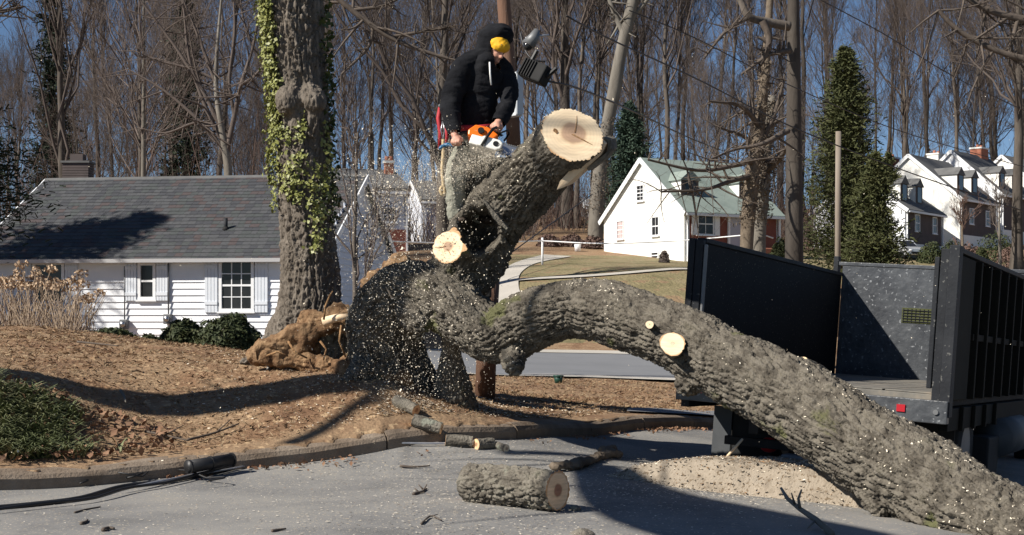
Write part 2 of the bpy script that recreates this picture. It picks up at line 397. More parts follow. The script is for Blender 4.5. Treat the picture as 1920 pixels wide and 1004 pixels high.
def cut_mat(name, rad, tint=(1, 1, 1), heart=0.42, hc=(.50, .33, .22)):
    """end grain: growth rings, darker heart, rim of bark; local xy plane"""
    m = bpy.data.materials.new(name); m.use_nodes = True; N = m.node_tree.nodes; Lk = m.node_tree.links
    b = N['Principled BSDF']; b.inputs['Roughness'].default_value = .75; b.inputs['Specular IOR Level'].default_value = .2
    tc = N.new('ShaderNodeTexCoord'); nz = N.new('ShaderNodeTexNoise'); nz.inputs['Scale'].default_value = 1.6 / rad; nz.inputs['Detail'].default_value = 3
    Lk.new(tc.outputs['Object'], nz.inputs['Vector'])
    ln = N.new('ShaderNodeVectorMath'); ln.operation = 'LENGTH'; Lk.new(tc.outputs['Object'], ln.inputs[0])
    ad = N.new('ShaderNodeMath'); ad.operation = 'MULTIPLY_ADD'; ad.inputs[1].default_value = 0.22 * rad; Lk.new(nz.outputs['Fac'], ad.inputs[0]); Lk.new(ln.outputs['Value'], ad.inputs[2])
    dv = N.new('ShaderNodeMath'); dv.operation = 'DIVIDE'; dv.inputs[1].default_value = rad * 1.11; Lk.new(ad.outputs[0], dv.inputs[0])
    T = lambda c: tuple(a * t for a, t in zip(c, tint))
    rp = ramp(N, [(0.0, T(tuple(k * .8 for k in hc))), (heart * .9, T(hc)), (heart, T((.62, .43, .27))), (heart + .06, T((.86, .66, .43))), (.90, T((.90, .72, .49))), (.965, T((.62, .38, .20)))])
    Lk.new(dv.outputs[0], rp.inputs[0])
    sn = N.new('ShaderNodeMath'); sn.operation = 'MULTIPLY'; sn.inputs[1].default_value = 75; Lk.new(dv.outputs[0], sn.inputs[0])
    s2 = N.new('ShaderNodeMath'); s2.operation = 'SINE'; Lk.new(sn.outputs[0], s2.inputs[0])
    n2 = N.new('ShaderNodeTexNoise'); n2.inputs['Scale'].default_value = 6 / rad; n2.inputs['Detail'].default_value = 4
    mp = N.new('ShaderNodeMapping'); mp.inputs['Scale'].default_value = (.15, 1.2, 1); mp.inputs['Rotation'].default_value = (0, 0, .5); Lk.new(tc.outputs['Object'], mp.inputs[0]); Lk.new(mp.outputs[0], n2.inputs['Vector'])
    vv = N.new('ShaderNodeMath'); vv.operation = 'MULTIPLY_ADD'; vv.inputs[1].default_value = .035; vv.inputs[2].default_value = .58; Lk.new(s2.outputs[0], vv.inputs[0])
    v2 = N.new('ShaderNodeMath'); v2.operation = 'MULTIPLY_ADD'; v2.inputs[1].default_value = .78; Lk.new(n2.outputs['Fac'], v2.inputs[0]); Lk.new(vv.outputs[0], v2.inputs[2])
    hs = N.new('ShaderNodeHueSaturation'); Lk.new(rp.outputs[0], hs.inputs['Color']); Lk.new(v2.outputs[0], hs.inputs['Value'])
    Lk.new(hs.outputs[0], b.inputs['Base Color'])
    bn = N.new('ShaderNodeBump'); bn.inputs['Strength'].default_value = .25; bn.inputs['Distance'].default_value = .004; Lk.new(n2.outputs['Fac'], bn.inputs['Height']); Lk.new(bn.outputs[0], b.inputs['Normal'])
    return m
# ------------------------------------------------------------------ terrain
_cp = []
def cpp(px, py, d): p = P(px, py, d); _cp.append((p.x, p.y, p.z))
def cpw(x, y, z): _cp.append((x, y, z))
KERB = np.array([(-16, 3.6), (-12, 5.9), (-8, 7.9), (-3.84, 10), (-2.37, 11), (-1.18, 11.75), (-.28, 12.3), (.25, 13.0), (1.3, 15), (2.42, 17), (5, 21.6), (8, 27), (11, 32)], float)
for a in [(0, 920, 10), (400, 884, 11), (700, 848, 11.75), (900, 822, 12.3), (1000, 815, 13), (1185, 806, 15), (1330, 803, 17)]: cpp(*a)
for a in [(5, 21.6, -1.55), (8, 27, -1.75), (11, 32, -1.9), (-8, 7.9, -1.38), (-12, 5.9, -1.5), (-16, 3.6, -1.6), (0, 2, -1.48), (-5, 3, -1.5), (6, 4, -1.6), (1.6, 12.6, -1.36), (3.6, 11.5, -1.52), (3.9, 17, -1.55), (5.9, 15.9, -1.7), (9, 12, -1.85), (9, 20, -1.9), (0, -10, -1.6), (14, 5, -2.0), (-15, -8, -1.6), (15, -8, -1.9), (16, 24, -2.0)]: cpw(*a)
for a in [(960, 950, 9), (960, 1004, 8), (100, 1004, 8), (1640, 962, 9.7)]: cpp(*a)
LAWN = .13
def lpp(px, py, d): p = P(px, py, d); _cp.append((p.x, p.y, p.z - LAWN))
for a in [(0, 850, 10.6), (0, 725, 11.5), (0, 645, 15), (0, 612, 20), (250, 800, 11.8), (250, 730, 12.8), (300, 642, 20), (480, 664, 16), (600, 682, 13.9), (700, 700, 13.2), (784, 716, 12.9), (870, 782, 12.75), (900, 766, 13.6), (870, 735, 15.5), (300, 649, 30), (0, 632, 32), (930, 748, 22), (1100, 752, 22), (1000, 705, 33), (1240, 712, 33), (860, 702, 33), (700, 690, 25), (1000, 660, 45), (1240, 668, 45), (700, 655, 45),
          (960, 525, 60), (1270, 505, 62), (1133, 472, 80), (1283, 491, 73), (1450, 475, 79), (700, 470, 80), (1050, 432, 95), (960, 400, 115), (1300, 405, 125), (1700, 500, 88), (1700, 468, 104), (1900, 455, 125), (1900, 520, 82), (1900, 405, 165), (1500, 470, 100), (1500, 400, 150)]: lpp(*a)
for a in [(-17, 41, -.8), (-6, 41, -.75), (-6, 52, -.7), (-17, 52, -.7), (-25, 30, -.3), (-45, 50, 0), (-30, 80, 1.2), (-45, 120, 4), (-15, 110, 5), (-60, 20, 0), (-10, 65, .8), (60, 60, 0), (80, 120, 6), (30, 40, -2), (60, 30, -2.2), (0, 200, 16), (-80, 200, 10), (90, 210, 16), (0, 300, 22), (-150, 300, 18), (150, 300, 22), (-150, 50, 2), (150, 50, 0)]: cpw(*a)
_cp = np.array(_cp)
_CS = 0.8
def _phi(r2): return np.sqrt(r2 + _CS * _CS)
_n = len(_cp); _A = np.zeros((_n + 3, _n + 3)); _d2 = ((_cp[:, None, :2] - _cp[None, :, :2]) ** 2).sum(2)
_A[:_n, :_n] = _phi(_d2) - 0.03 * np.eye(_n); _A[:_n, _n] = 1; _A[:_n, _n + 1:] = _cp[:, :2]; _A[_n:, :_n] = _A[:_n, _n:].T
_wt = np.linalg.solve(_A, np.concatenate([_cp[:, 2], np.zeros(3)]))
def Tn(xy):
    xy = np.atleast_2d(np.asarray(xy, float)); out = np.empty(len(xy))
    for i in range(0, len(xy), 20000):
        q = xy[i:i + 20000]; out[i:i + 20000] = _phi(((q[:, None] - _cp[None, :, :2]) ** 2).sum(2)) @ _wt[:_n] + _wt[_n] + q @ _wt[_n + 1:]
    return out
KC = catmull(np.hstack([KERB, np.zeros((len(KERB), 1))]), 260)[:, :2]
KT = np.gradient(KC, axis=0); KT /= np.linalg.norm(KT, axis=1, keepdims=True); KN = np.stack([-KT[:, 1], KT[:, 0]], 1)   # towards the lawn
KF = catmull(np.hstack([KERB, np.zeros((len(KERB), 1))]), 420)[:, :2]; KFT = np.gradient(KF, axis=0); KFT /= np.linalg.norm(KFT, axis=1, keepdims=True); KFN = np.stack([-KFT[:, 1], KFT[:, 0]], 1)
def kerb_s(xy):
    """signed distance to the kerb face, + on the lawn"""
    xy = np.atleast_2d(np.asarray(xy, float)); out = np.empty(len(xy))
    for i in range(0, len(xy), 6000):
        q = xy[i:i + 6000]; d = (q[:, :1] - KF[None, :, 0]) ** 2 + (q[:, 1:] - KF[None, :, 1]) ** 2; k = d.argmin(1)
        sd = ((q - KF[k]) * KFN[k]).sum(1); out[i:i + 6000] = np.where(d[np.arange(len(q)), k] < 4, sd, np.sign(sd) * np.sqrt(d[np.arange(len(q)), k]))
    return out
def lumps(xy):
    p = np.hstack([xy, np.zeros((len(xy), 1))]); return (fbm(p * 1.6, 3, 5) - .5) * .10 + (fbm(p * 6, 2, 8) - .5) * .03
def Gn(xy):
    xy = np.atleast_2d(np.asarray(xy, float)); s = kerb_s(xy); t = Tn(xy); far = np.hypot(xy[:, 0], xy[:, 1]) > 34
    z = np.where((s > 0.015) | far, t + LAWN + lumps(xy) * sstep(s, .25, 1.2) * (~far), t - .16)
    return z
def G(x, y): return float(Gn([[x, y]])[0])
def Z(x, y): return float(Tn([[x, y]])[0])
def hit(px, py, d0=6, d1=260, lawn=True):
    """where the view ray through a photo pixel meets the terrain"""
    d = np.geomspace(d0, d1, 1500); X = (px - CX) / FPX * d; zr = (HY - py) / FPX * d
    z = Tn(np.stack([X, d], 1)) + (LAWN if lawn else 0); k = np.argmax(zr <= z)
    if zr[k] > z[k]: k = -1
    return Vector((X[k], d[k], z[k]))
# ground sheet: a fan of cells, fine near the lens, reaching the horizon
_ang = np.concatenate([np.linspace(-80, -26, 40), np.linspace(-25.5, 25.5, 330), np.linspace(26, 80, 40)]); _rad = np.concatenate([np.geomspace(1.5, 9, 30), np.geomspace(9.1, 30, 140), np.geomspace(30.5, 900, 100)])
_aa, _rr = np.meshgrid(np.radians(_ang), _rad); _xy = np.stack([(np.sin(_aa) * _rr).ravel(), (np.cos(_aa) * _rr).ravel()], 1)
_z = np.empty(len(_xy)); _near = _rr.ravel() < 300; _z[_near] = Gn(_xy[_near])
_far = ~_near; _e = _xy[_far] / np.linalg.norm(_xy[_far], axis=1, keepdims=True) * 300; _z[_far] = Tn(_e) + LAWN
_na, _nr = len(_ang), len(_rad); _i = (np.arange(_nr - 1)[:, None] * _na + np.arange(_na - 1)[None]).ravel()
_Fg = np.stack([_i, _i + 1, _i + _na + 1, _i + _na], 1)
_cen = _xy[_i]; _pxc = CX + FPX * _cen[:, 0] / np.maximum(_cen[:, 1], .1); _grn = (((_cen[:, 1] > 47) & (_cen[:, 1] < 76) & (_pxc > 940) & (_pxc < 1500)) | ((_pxc >= 1500) & (_cen[:, 1] > 60) & (_cen[:, 1] < 98))).astype(int)
ground = ob('ground', mesh_np('ground', np.hstack([_xy, _z[:, None]]), _Fg, [MT['lawn'], MT['lawn_green']], _grn, True), kind='structure')
# street asphalt
_off = np.concatenate([[-.06], np.geomspace(.05, 16, 60)]); _k = np.arange(0, 260, 1)
_xy = (KC[_k][:, None] - KN[_k][:, None] * _off[None, :, None]).reshape(-1, 2)
_zz = Tn(_xy) + (fbm(np.hstack([_xy * .9, np.zeros((len(_xy), 1))]), 2, 3) - .5) * .03
_i = (np.arange(len(_k) - 1)[:, None] * len(_off) + np.arange(len(_off) - 1)[None]).ravel()
ob('road', mesh_np('road', np.hstack([_xy, _zz[:, None]]), np.stack([_i, _i + 1, _i + len(_off) + 1, _i + len(_off)], 1), [MT['asphalt']], None, True), kind='structure')
# kerb: separate stones
kerb = ob('kerb', None, kind='structure')
_L = np.concatenate([[0], np.cumsum(np.linalg.norm(np.diff(KC, axis=0), axis=1))]); _pos = 4.5; _kr = random.Random(3)
while _pos < _L[-1] - 2:
    ln = _kr.uniform(1.1, 1.7); n = 6; prof = [(-.03, -.2), (-.03, .075), (-.005, .115), (.05, .14), (.17, .145), (.23, .13), (.25, -.2)]
    V = []; dz = _kr.uniform(-.008, .008)
    for u in np.linspace(_pos, _pos + ln - .018, n):
        c = np.array([np.interp(u, _L, KC[:, 0]), np.interp(u, _L, KC[:, 1])]); nn = np.array([np.interp(u, _L, KN[:, 0]), np.interp(u, _L, KN[:, 1])])
        tz = Z(*c)
        for a, h in prof: q = c + nn * a; V.append((q[0], q[1], tz + h + dz + _kr.uniform(-.006, .006)))
    m = len(prof); Fs = [(i * m + j, i * m + (j + 1) % m, (i + 1) * m + (j + 1) % m, (i + 1) * m + j) for i in range(n - 1) for j in range(m)]
    Fs += [tuple(range(m))[::-1], tuple(range((n - 1) * m, n * m))]
    MB().add(V, Fs).obj('kerb_stone', MT['kerb'], kerb); _pos += ln
def drape(name, pxpoly, mat, dz, n=70, kind='structure', depth=True):
    """a paved sheet given by left and right edges (lists of photo points that lie on the terrain)"""
    A = catmull([list(hit(*p))[:2] + [0] for p in pxpoly[0]], n)[:, :2]; B = catmull([list(hit(*p))[:2] + [0] for p in pxpoly[1]], n)[:, :2]
    k = 17; t = np.linspace(0, 1, k)[None, :, None]; xy = (A[:, None] * (1 - t) + B[:, None] * t).reshape(-1, 2)
    z = Tn(xy) + LAWN + dz; i = (np.arange(n - 1)[:, None] * k + np.arange(k - 1)[None]).ravel()
    return ob(name, mesh_np(name, np.hstack([xy, z[:, None]]), np.stack([i, i + k, i + k + 1, i + 1], 1), [mat], None, True), kind=kind)
drape('cross_street', [[(500, 700), (860, 703), (1000, 706), (1240, 713), (1500, 722)], [(500, 655), (860, 659), (1000, 663), (1240, 669), (1500, 674)]], MT['asphalt_far'], .03)
drape('pavement', [[(500, 655), (860, 659), (1000, 663), (1240, 669), (1500, 674)], [(500, 651), (860, 655), (1000, 658), (1240, 663), (1500, 668)]], MT['concrete'], .045)
drape('gutter_strip', [[(500, 702), (860, 706), (1000, 709), (1240, 716), (1500, 726)], [(500, 699), (860, 702), (1000, 705), (1240, 712), (1500, 721)]], MT['concrete'], .045)
drape('driveway', [[(880, 590), (915, 530), (960, 497), (1019, 479)], [(1010, 590), (972, 535), (998, 498), (1072, 482)]], MT['concrete'], .04)
drape('garden_path', [[(966, 529), (1120, 520), (1290, 508)], [(968, 526), (1120, 516), (1290, 505)]], MT['concrete'], .05)
drape('front_path', [[(1175, 775), (1260, 779), (1345, 784)], [(1180, 769), (1260, 771), (1345, 774)]], MT['asphalt_far'], .025)
# ------------------------------------------------------------------ hero trees
def S(px, py, rpx, d): return (P(px, py, d), rpx / FPX * d)
def cut_away(V, Fq, centre, normal, reach, name, parent, mat, keep_origin=False):
    """saws the mesh along a plane within reach of the centre; returns the new V,F and adds the end-grain cap as a part"""
    me = mesh_np('tmp', V, Fq); bm = bmesh.new(); bm.from_mesh(me); bpy.data.meshes.remove(me)
    c = Vector(centre); n = Vector(normal).normalized()
    vs = {v for v in bm.verts if (v.co - c).length < reach}
    fs = [f for f in bm.faces if all(v in vs for v in f.verts)]; es = {e for f in fs for e in f.edges}; vv = {v for f in fs for v in f.verts}
    bmesh.ops.bisect_plane(bm, geom=list(vv) + list(es) + fs, plane_co=c, plane_no=n, clear_outer=True, dist=1e-5)
    loop = [v for v in bm.verts if abs((v.co - c).dot(n)) < 2e-4 and (v.co - c).length < reach and any(e.is_boundary for e in v.link_edges)]
    q = n.to_track_quat('Z', 'Y'); Mx = Matrix.Translation(c) @ q.to_matrix().to_4x4(); inv = Mx.inverted()
    pts = sorted([(inv @ v.co) for v in loop], key=lambda p: math.atan2(p.y, p.x))
    bm.normal_update(); V2 = np.array([v.co[:] for v in bm.verts]); bm.verts.index_update()
    tri = np.array([[v.index for v in f.verts] for f in bm.faces if len(f.verts) == 3] or np.zeros((0, 3)), int)
    quad = np.array([[v.index for v in f.verts] for f in bm.faces if len(f.verts) == 4] or np.zeros((0, 4)), int)
    oth = [[f.verts[0].index, f.verts[i].index, f.verts[i + 1].index] for f in bm.faces if len(f.verts) > 4 for i in range(1, len(f.verts) - 1)]
    if oth: tri = np.vstack([tri.reshape(-1, 3), np.array(oth)])
    bm.free()
    if len(pts) > 8:
        A = np.array([[p.x, p.y] for p in pts]); k = len(A); rings = [1.0, .97, .8, .6, .4, .2]
        CV = []; rr = random.Random(len(pts))
        for s_ in rings:
            for a in A * s_: CV.append((a[0], a[1], 0.0 if s_ > .99 else .001))
        CV.append((0, 0, .001)); F4 = [(i * k + j, i * k + (j + 1) % k, (i + 1) * k + (j + 1) % k, (i + 1) * k + j) for i in range(len(rings) - 1) for j in range(k)]
        F3 = [((len(rings) - 1) * k + j, (len(rings) - 1) * k + (j + 1) % k, len(rings) * k) for j in range(k)]
        o = ob(name, mesh_np(name, np.array(CV), [np.array(F4), np.array(F3)], [mat]), parent, M=Mx)
    return V2, [quad, tri]
def nrm_faces(Fl): return [f for f in Fl if len(f)]
# ---- the broken, leaning tree with its arching limb
bt = thing('broken_tree', 'huge broken tree with rough grey bark, its thick limb arching down to the street', 'tree')
A_ = [S(715, 612, 66, 13.2), S(738, 575, 70, 13.1), S(775, 552, 64, 12.95), S(812, 556, 60, 12.8), S(850, 580, 58, 12.65), S(900, 616, 57, 12.5), S(935, 628, 56, 12.4), S(970, 614, 60, 12.3), S(1005, 598, 59, 12.2), S(1050, 584, 58, 12.05), S(1095, 580, 58, 11.95), S(1150, 588, 60, 11.75), S(1200, 607, 60, 11.55), S(1250, 626, 63, 11.35), S(1300, 650, 67, 11.15), S(1400, 706, 73, 10.75), S(1500, 762, 78, 10.35), S(1600, 825, 83, 9.95), S(1700, 888, 87, 9.6), S(1900, 1008, 93, 8.95), S(2150, 1150, 98, 8.3)]
B_ = [S(815, 560, 62, 12.95), S(860, 520, 64, 12.95), S(893, 468, 66, 12.9), S(922, 415, 66, 12.8), S(962, 376, 64, 12.65), S(1001, 331, 63, 12.45), S(1038, 292, 63, 12.22), S(1071, 255, 62, 11.95), S(1105, 222, 58, 11.65)]
T_ = [S(735, 770, 98, 13.3), S(728, 700, 78, 13.3), S(720, 650, 68, 13.25), S(722, 605, 64, 13.2), S(735, 580, 66, 13.1)]
T2 = [S(850, 775, 52, 13.1), S(847, 710, 32, 13.0), S(846, 655, 20, 12.9), S(852, 600, 30, 12.7)]
T3 = [S(800, 785, 60, 13.3), S(788, 715, 36, 13.3), S(768, 655, 34, 13.25), S(755, 600, 46, 13.1)]
ST1 = [S(880, 440, 45, 12.85), S(862, 452, 34, 12.6), S(846, 461, 31, 12.38), S(836, 466, 30, 12.2)]
N1 = [S(1268, 655, 36, 11.3), S(1263, 648, 26, 11.0), S(1261, 645, 24.5, 10.81)]
N2 = [S(1222, 612, 18, 11.4), S(1218, 609, 8.5, 11.03)]
KN1 = [S(962, 668, 24, 12.15), S(963, 682, 17, 12.0), S(968, 690, 9, 11.95)]
KN2 = [S(1635, 905, 40, 9.7), S(1643, 945, 22, 9.55), S(1650, 960, 15, 9.5)]
KN3 = [S(1290, 718, 26, 11.1), S(1293, 728, 10, 11.0)]
KN4 = [S(775, 585, 34, 12.7), S(788, 604, 22, 12.55)]
RT1 = [S(700, 690, 40, 13.1), S(672, 705, 20, 12.9), S(650, 718, 11, 12.8)]
C_ = [S(895, 480, 50, 13.05), S(902, 400, 46, 13.05), S(908, 345, 41, 13.02), S(911, 300, 39, 13.0), S(912, 270, 37, 13.0)]
ALL = [A_, B_, C_, T_, T2, T3, ST1, KN1, KN2, KN3, KN4, RT1]
V, NV, Fq = blob(ALL, .0118, 8)
ax = Axis([A_, B_, C_, T_, T2, T3, ST1]); L, rad = ax.local(V)
H = bark_height(L, .033, .20, 3); big = fbm(V * 2.2, 2, 12) - .5
# the rotten hollow under the stem, and its torn rim
pxv = CX + FPX * V[:, 0] / V[:, 1]; pyv = HY - FPX * V[:, 2] / V[:, 1]
e = np.sqrt(((pxv - 896) / 40) ** 2 + ((pyv - 432) / 43) ** 2) + (fbm(V * 9, 2, 33) - .5) * .5
front = (V[:, 1] < 12.9) & (NV[:, 1] < .25)
amp = .031 * np.clip(rad / .27, .25, 1.1)
for cc, rr_ in ((P(1075, 251, 11.93), .42), (P(840, 463, 12.27), .24)):
    amp = amp * (1 - .6 * sstep(-np.linalg.norm(V - np.array(cc), axis=1), -rr_, -rr_ * .75))
V = V + NV * (H * amp + big * .08 * np.clip(rad / .27, .2, 1))[:, None]
hol = np.where(front, sstep(1 - e, 0, .35), 0); rim = np.where(front, np.exp(-((e - 1.1) / .16) ** 2), 0)
V[:, 1] += hol * .42; V = V + NV * (rim * (.035 + .05 * (fbm(V * 14, 2, 41) - .3)))[:, None]
cm = cut_mat('cut_stem', .30); cm2 = cut_mat('cut_stub', .15, heart=.35); cm3 = cut_mat('cut_limb_stub', .10, tint=(1.08, 1.12, 1.15), heart=.2, hc=(.8, .62, .42)); cm4 = cut_mat('cut_twig_stub', .035, heart=.2)
V, Fl = cut_away(V, Fq, P(1075, 251, 11.93), (.22, -.86, .46), .62, 'cut_face', bt, cm)
V, Fl = cut_away(V, Fl, P(911, 299, 13.0), (-.05, -.04, 1), .27, 'cut_face', bt, cm)
V, Fl = cut_away(V, Fl, P(840, 463, 12.27), (-.28, -.94, .20), .28, 'cut_face', bt, cm2)
def limb_stub(st, n, mat, r):
    c = stroke(st, .1); a, b = c[0][0], c[0][-1]; n = Vector(n).normalized(); qm = n.to_track_quat('Z', 'Y').to_matrix().to_4x4(); k = 40; rr = np.random.default_rng(3); V = []
    jag = 1 + .05 * np.sin(np.arange(k) * 2 * math.pi / k * 3) + rr.normal(size=k) * .02; B = Vector(b)
    ring = [qm @ Vector((math.cos(t * 2 * math.pi / k), math.sin(t * 2 * math.pi / k), 0)) for t in range(k)]
    lv = 7
    for i in range(lv):
        f = i / (lv - 1); ce = Vector(a).lerp(B, f); ra = r * (1.45 - .45 * sstep(np.array(f), 0, .7))
        for t in range(k): V.append(ce + ring[t] * float(ra) * (jag[t] + rr.normal() * .025 * (i < lv - 1)))
    Fs = [(i * k + t, i * k + (t + 1) % k, (i + 1) * k + (t + 1) % k, (i + 1) * k + t) for i in range(lv - 1) for t in range(k)]
    o = MB().add(V, Fs).obj('limb_stub', MT['bark_limb'], bt, True)
    Mx = Matrix.Translation(B) @ qm; ob('cut_face', MB().add([Mx.inverted() @ v for v in V[-k:]], [tuple(range(k))]).mesh('cut_face', mat), o, M=Mx)
limb_stub(N1, (.04, -.90, .43), cm3, .10); limb_stub(N2, (-.05, -.95, .3), cm4, .032)
btm = ob('trunk', mesh_np('trunk', V, nrm_faces(Fl), [MT['bark_limb']], None, True), bt)
def mark(face, pts, mat, name='knot'):
    o = [k for k in bt.children if k.name.startswith('cut_face')][face]; n = len(pts)
    MB().prism([(x, y, .0015) for x, y in pts], (0, 0, .003)).obj(name, mat, o)
rk = random.Random(4)
mark(0, [(-.155 + .022 * math.cos(t * .7) * rk.uniform(.6, 1.3), .02 + .026 * math.sin(t * .7) * rk.uniform(.6, 1.3)) for t in range(9)], MT['wood_rot'])
mark(0, [(-.02, -.012), (.11, -.09), (.16, -.115), (.115, -.082), (.0, -.006)], MT['wood_rot'], 'crack')
mark(0, [(.02, .01), (.05, .12), (.056, .19), (.044, .12), (.01, .012)], MT['wood_rot'], 'crack')
mark(2, [(-.02, .0), (-.08, -.012), (-.125, -.006), (-.08, -.006), (-.02, .006)], MT['wood_rot'], 'crack')
mark(2, [(.0, -.02), (.03, -.07), (.024, -.07), (-.006, -.02)], MT['wood_rot'], 'crack')
def wood_prism(name, pts, d, th, parent, mat, jag=.01, **k):
    rr = random.Random(len(pts)); A = [P(x, y, d + rr.uniform(-jag, jag)) for x, y in pts]
    return MB().prism(A, (th * .3, th, th * .2)).obj(name, mat, parent, **k)
wood_prism('torn_wood', [(1128, 262), (1135, 270), (1124, 292), (1102, 312), (1078, 332), (1056, 352), (1044, 356), (1050, 340), (1070, 318), (1088, 298), (1104, 282)], 11.99, .34, bt, MT['wood_pale'], label='pale torn wood along the lower edge of the sawn stem')
wood_prism('bark_strip', [(1131, 258), (1140, 268), (1138, 286), (1124, 296), (1100, 316), (1104, 321), (1134, 299), (1148, 281), (1145, 262)], 12.06, .2, bt, MT['bark'])
wood_prism('splinter', [(905, 374), (912, 379), (952, 428), (949, 431), (925, 410)], 12.28, .03, bt, MT['bark'])
wood_prism('splinter', [(724, 541), (729, 546), (737, 560), (734, 562)], 12.7, .02, bt, MT['wood_pale'])
# sawdust lying along the top of the limb
def dust_on(V, Fl, n, size, pick, name, parent, mat, seed):
    rng = np.random.default_rng(seed); Fa = [f for f in Fl if len(f)][0]; c = V[Fa].mean(1); e1 = V[Fa[:, 1]] - V[Fa[:, 0]]; e2 = V[Fa[:, 2]] - V[Fa[:, 0]]
    nn = np.cross(e1, e2); nn /= np.linalg.norm(nn, axis=1, keepdims=True) + 1e-9
    w = pick(c, nn); w = np.clip(w, 0, None); idx = rng.choice(len(c), n, p=w / w.sum())
    d = nn[idx] + rng.normal(size=(n, 3)) * .35; d /= np.linalg.norm(d, axis=1, keepdims=True)
    t = np.cross(d, rand_dirs(n, rng)); t /= np.linalg.norm(t, axis=1, keepdims=True); b = np.cross(d, t)
    sz = size * rng.uniform(.4, 1.5, (n, 1)); Vq, Fqq = quads_at(c[idx] + nn[idx] * .004 + rng.normal(size=(n, 3)) * .003, t * sz, b * sz * .45)
    return ob(name, mesh_np(name, Vq, Fqq, [mat]), parent, kind='stuff')
dust_on(V, Fl, 3600, .0062, lambda c, n: np.clip(n[:, 2] - .25, 0, 1) ** 1.3 * (.25 + (np.abs(CX + FPX * c[:, 0] / c[:, 1] - 1060) < 110) * 2.2 + (CX + FPX * c[:, 0] / c[:, 1] > 1500) * .8) * (fbm(c * 3, 2, 9) > .47), 'sawdust_flecks', bt, MT['sawdust'], 1)
dust_on(V, Fl, 1600, .006, lambda c, n: np.clip(-n[:, 1] + .1 * n[:, 2], 0, 1) * ((CX + FPX * c[:, 0] / c[:, 1]) < 900), 'bark_flecks', bt, MT['sawdust'], 2)
# ---- ivy-clad trunk
iv = thing('ivy_tree', 'tall upright grey trunk with burls and pale green ivy beside white house', 'tree')
DI = 14.6
IA = [S(545, -160, 60, DI), S(546, -60, 58, DI), S(550, 0, 57, DI), S(558, 100, 54, DI), S(566, 190, 50, DI), S(570, 300, 51, DI), S(575, 400, 52, DI), S(581, 500, 56, DI), S(582, 560, 61, DI), S(579, 610, 70, DI), S(575, 655, 88, DI), S(575, 710, 100, DI)]
IR = [[S(560, 600, 46, 14.5), S(525, 640, 28, 14.3), S(492, 662, 17, 14.1), S(460, 680, 9, 13.9)], [S(590, 610, 50, 14.5), S(600, 660, 40, 14.2), S(606, 700, 30, 14.0)], [S(620, 600, 36, 14.5), S(640, 650, 26, 14.4), S(650, 690, 18, 14.3)]]
BU = [[S(548, 186, 33, 14.42), S(540, 193, 26, 14.34)], [S(584, 184, 27, 14.38), S(590, 191, 23, 14.32)], [S(560, 215, 16, 14.36), S(556, 245, 10, 14.34)], [S(588, 210, 14, 14.34), S(586, 250, 8, 14.34)]]
Vi, Ni, Fi = blob([IA] + IR + BU, .014, 5); axi = Axis([IA] + IR); Li, ri = axi.local(Vi)
Hi = bark_height(Li, .042, .5, 21); bu = np.zeros(len(Vi))
for b in BU[:2]: bu = np.maximum(bu, sstep(-np.linalg.norm(Vi - np.array(b[1][0]), axis=1), -.26, -.15))
Hi = Hi * (1 - .55 * bu) + (fbm(Vi * 16, 3, 2) - .5) * bu * 1.0
Vi = Vi + Ni * (Hi * .034 + (fbm(Vi * 1.5, 2, 6) - .5) * .04)[:, None]
ob('trunk', mesh_np('trunk', Vi, Fi, [MT['bark_ivy_tree']], None, True), iv)
rng = np.random.default_rng(5); ivp = []
_ic = np.array([[p.x, p.y, p.z, r] for p, r in IA])
def ivy_patch(x0, x1, y0, y1, n, jit=6, edge=False):
    for _ in range(n):
        py = rng.uniform(y0, y1); t = (py - y0) / max(1, y1 - y0)
        px = rng.uniform(x0[0] * (1 - t) + x0[1] * t, x1[0] * (1 - t) + x1[1] * t) + rng.normal() * jit
        ivp.append((px, py))
def ivy_blobs(lst, n):
    for (x, y, sx, sy) in lst:
        k = int(n * sx * sy / 300) + 8
        for _ in range(k):
            a = rng.normal(size=2) * .5; ivp.append((x + a[0] * sx, y + a[1] * sy))
ivy_patch((491, 512), (512, 527), -60, 205, 1150, 4); ivy_patch((508, 512), (530, 524), 205, 350, 360, 4); ivy_patch((512, 520), (522, 526), 350, 398, 40, 3)
ivy_blobs([(497, 15, 12, 30), (506, 75, 16, 40), (512, 130, 14, 40), (530, 170, 10, 14), (517, 240, 14, 40), (545, 205, 12, 12), (538, 250, 14, 16), (519, 300, 10, 30), (548, 268, 10, 14), (575, 235, 8, 16), (572, 262, 10, 20), (586, 205, 6, 10), (558, 318, 24, 14), (540, 340, 20, 16), (565, 345, 22, 18), (548, 366, 22, 14), (590, 350, 18, 16), (572, 378, 20, 14), (605, 330, 16, 24), (598, 385, 18, 18), (615, 360, 12, 26), (600, 420, 16, 16), (606, 450, 14, 14), (596, 468, 12, 6), (618, 300, 8, 30), (574, 300, 12, 10), (604, 405, 14, 12), (610, 255, 5, 30)], 20)
C, Nn = [], []
for px, py in ivp:
    z = (HY - py) / FPX * DI; k = np.interp(z, _ic[::-1, 2], np.arange(len(_ic))[::-1]); i = int(min(k, len(_ic) - 2)); f = k - i
    c = _ic[i] * (1 - f) + _ic[i + 1] * f; x = (px - CX) / FPX * DI; u = np.clip((x - c[0]) / (c[3] * 1.02), -1.0, 1.0)
    nv = np.array([u, -math.sqrt(max(0, 1 - u * u)), 0]); r = c[3] * rng.uniform(1.03, 1.22) + (max(0, abs((x - c[0]) / c[3]) - 1) * c[3])
    C.append((c[0] + nv[0] * r, c[1] + nv[1] * r, z)); Nn.append(nv + rng.normal(size=3) * .45 + np.array([-.2, -.1, .35]))
C = np.array(C); Nn = np.array(Nn); Nn /= np.linalg.norm(Nn, axis=1, keepdims=True)
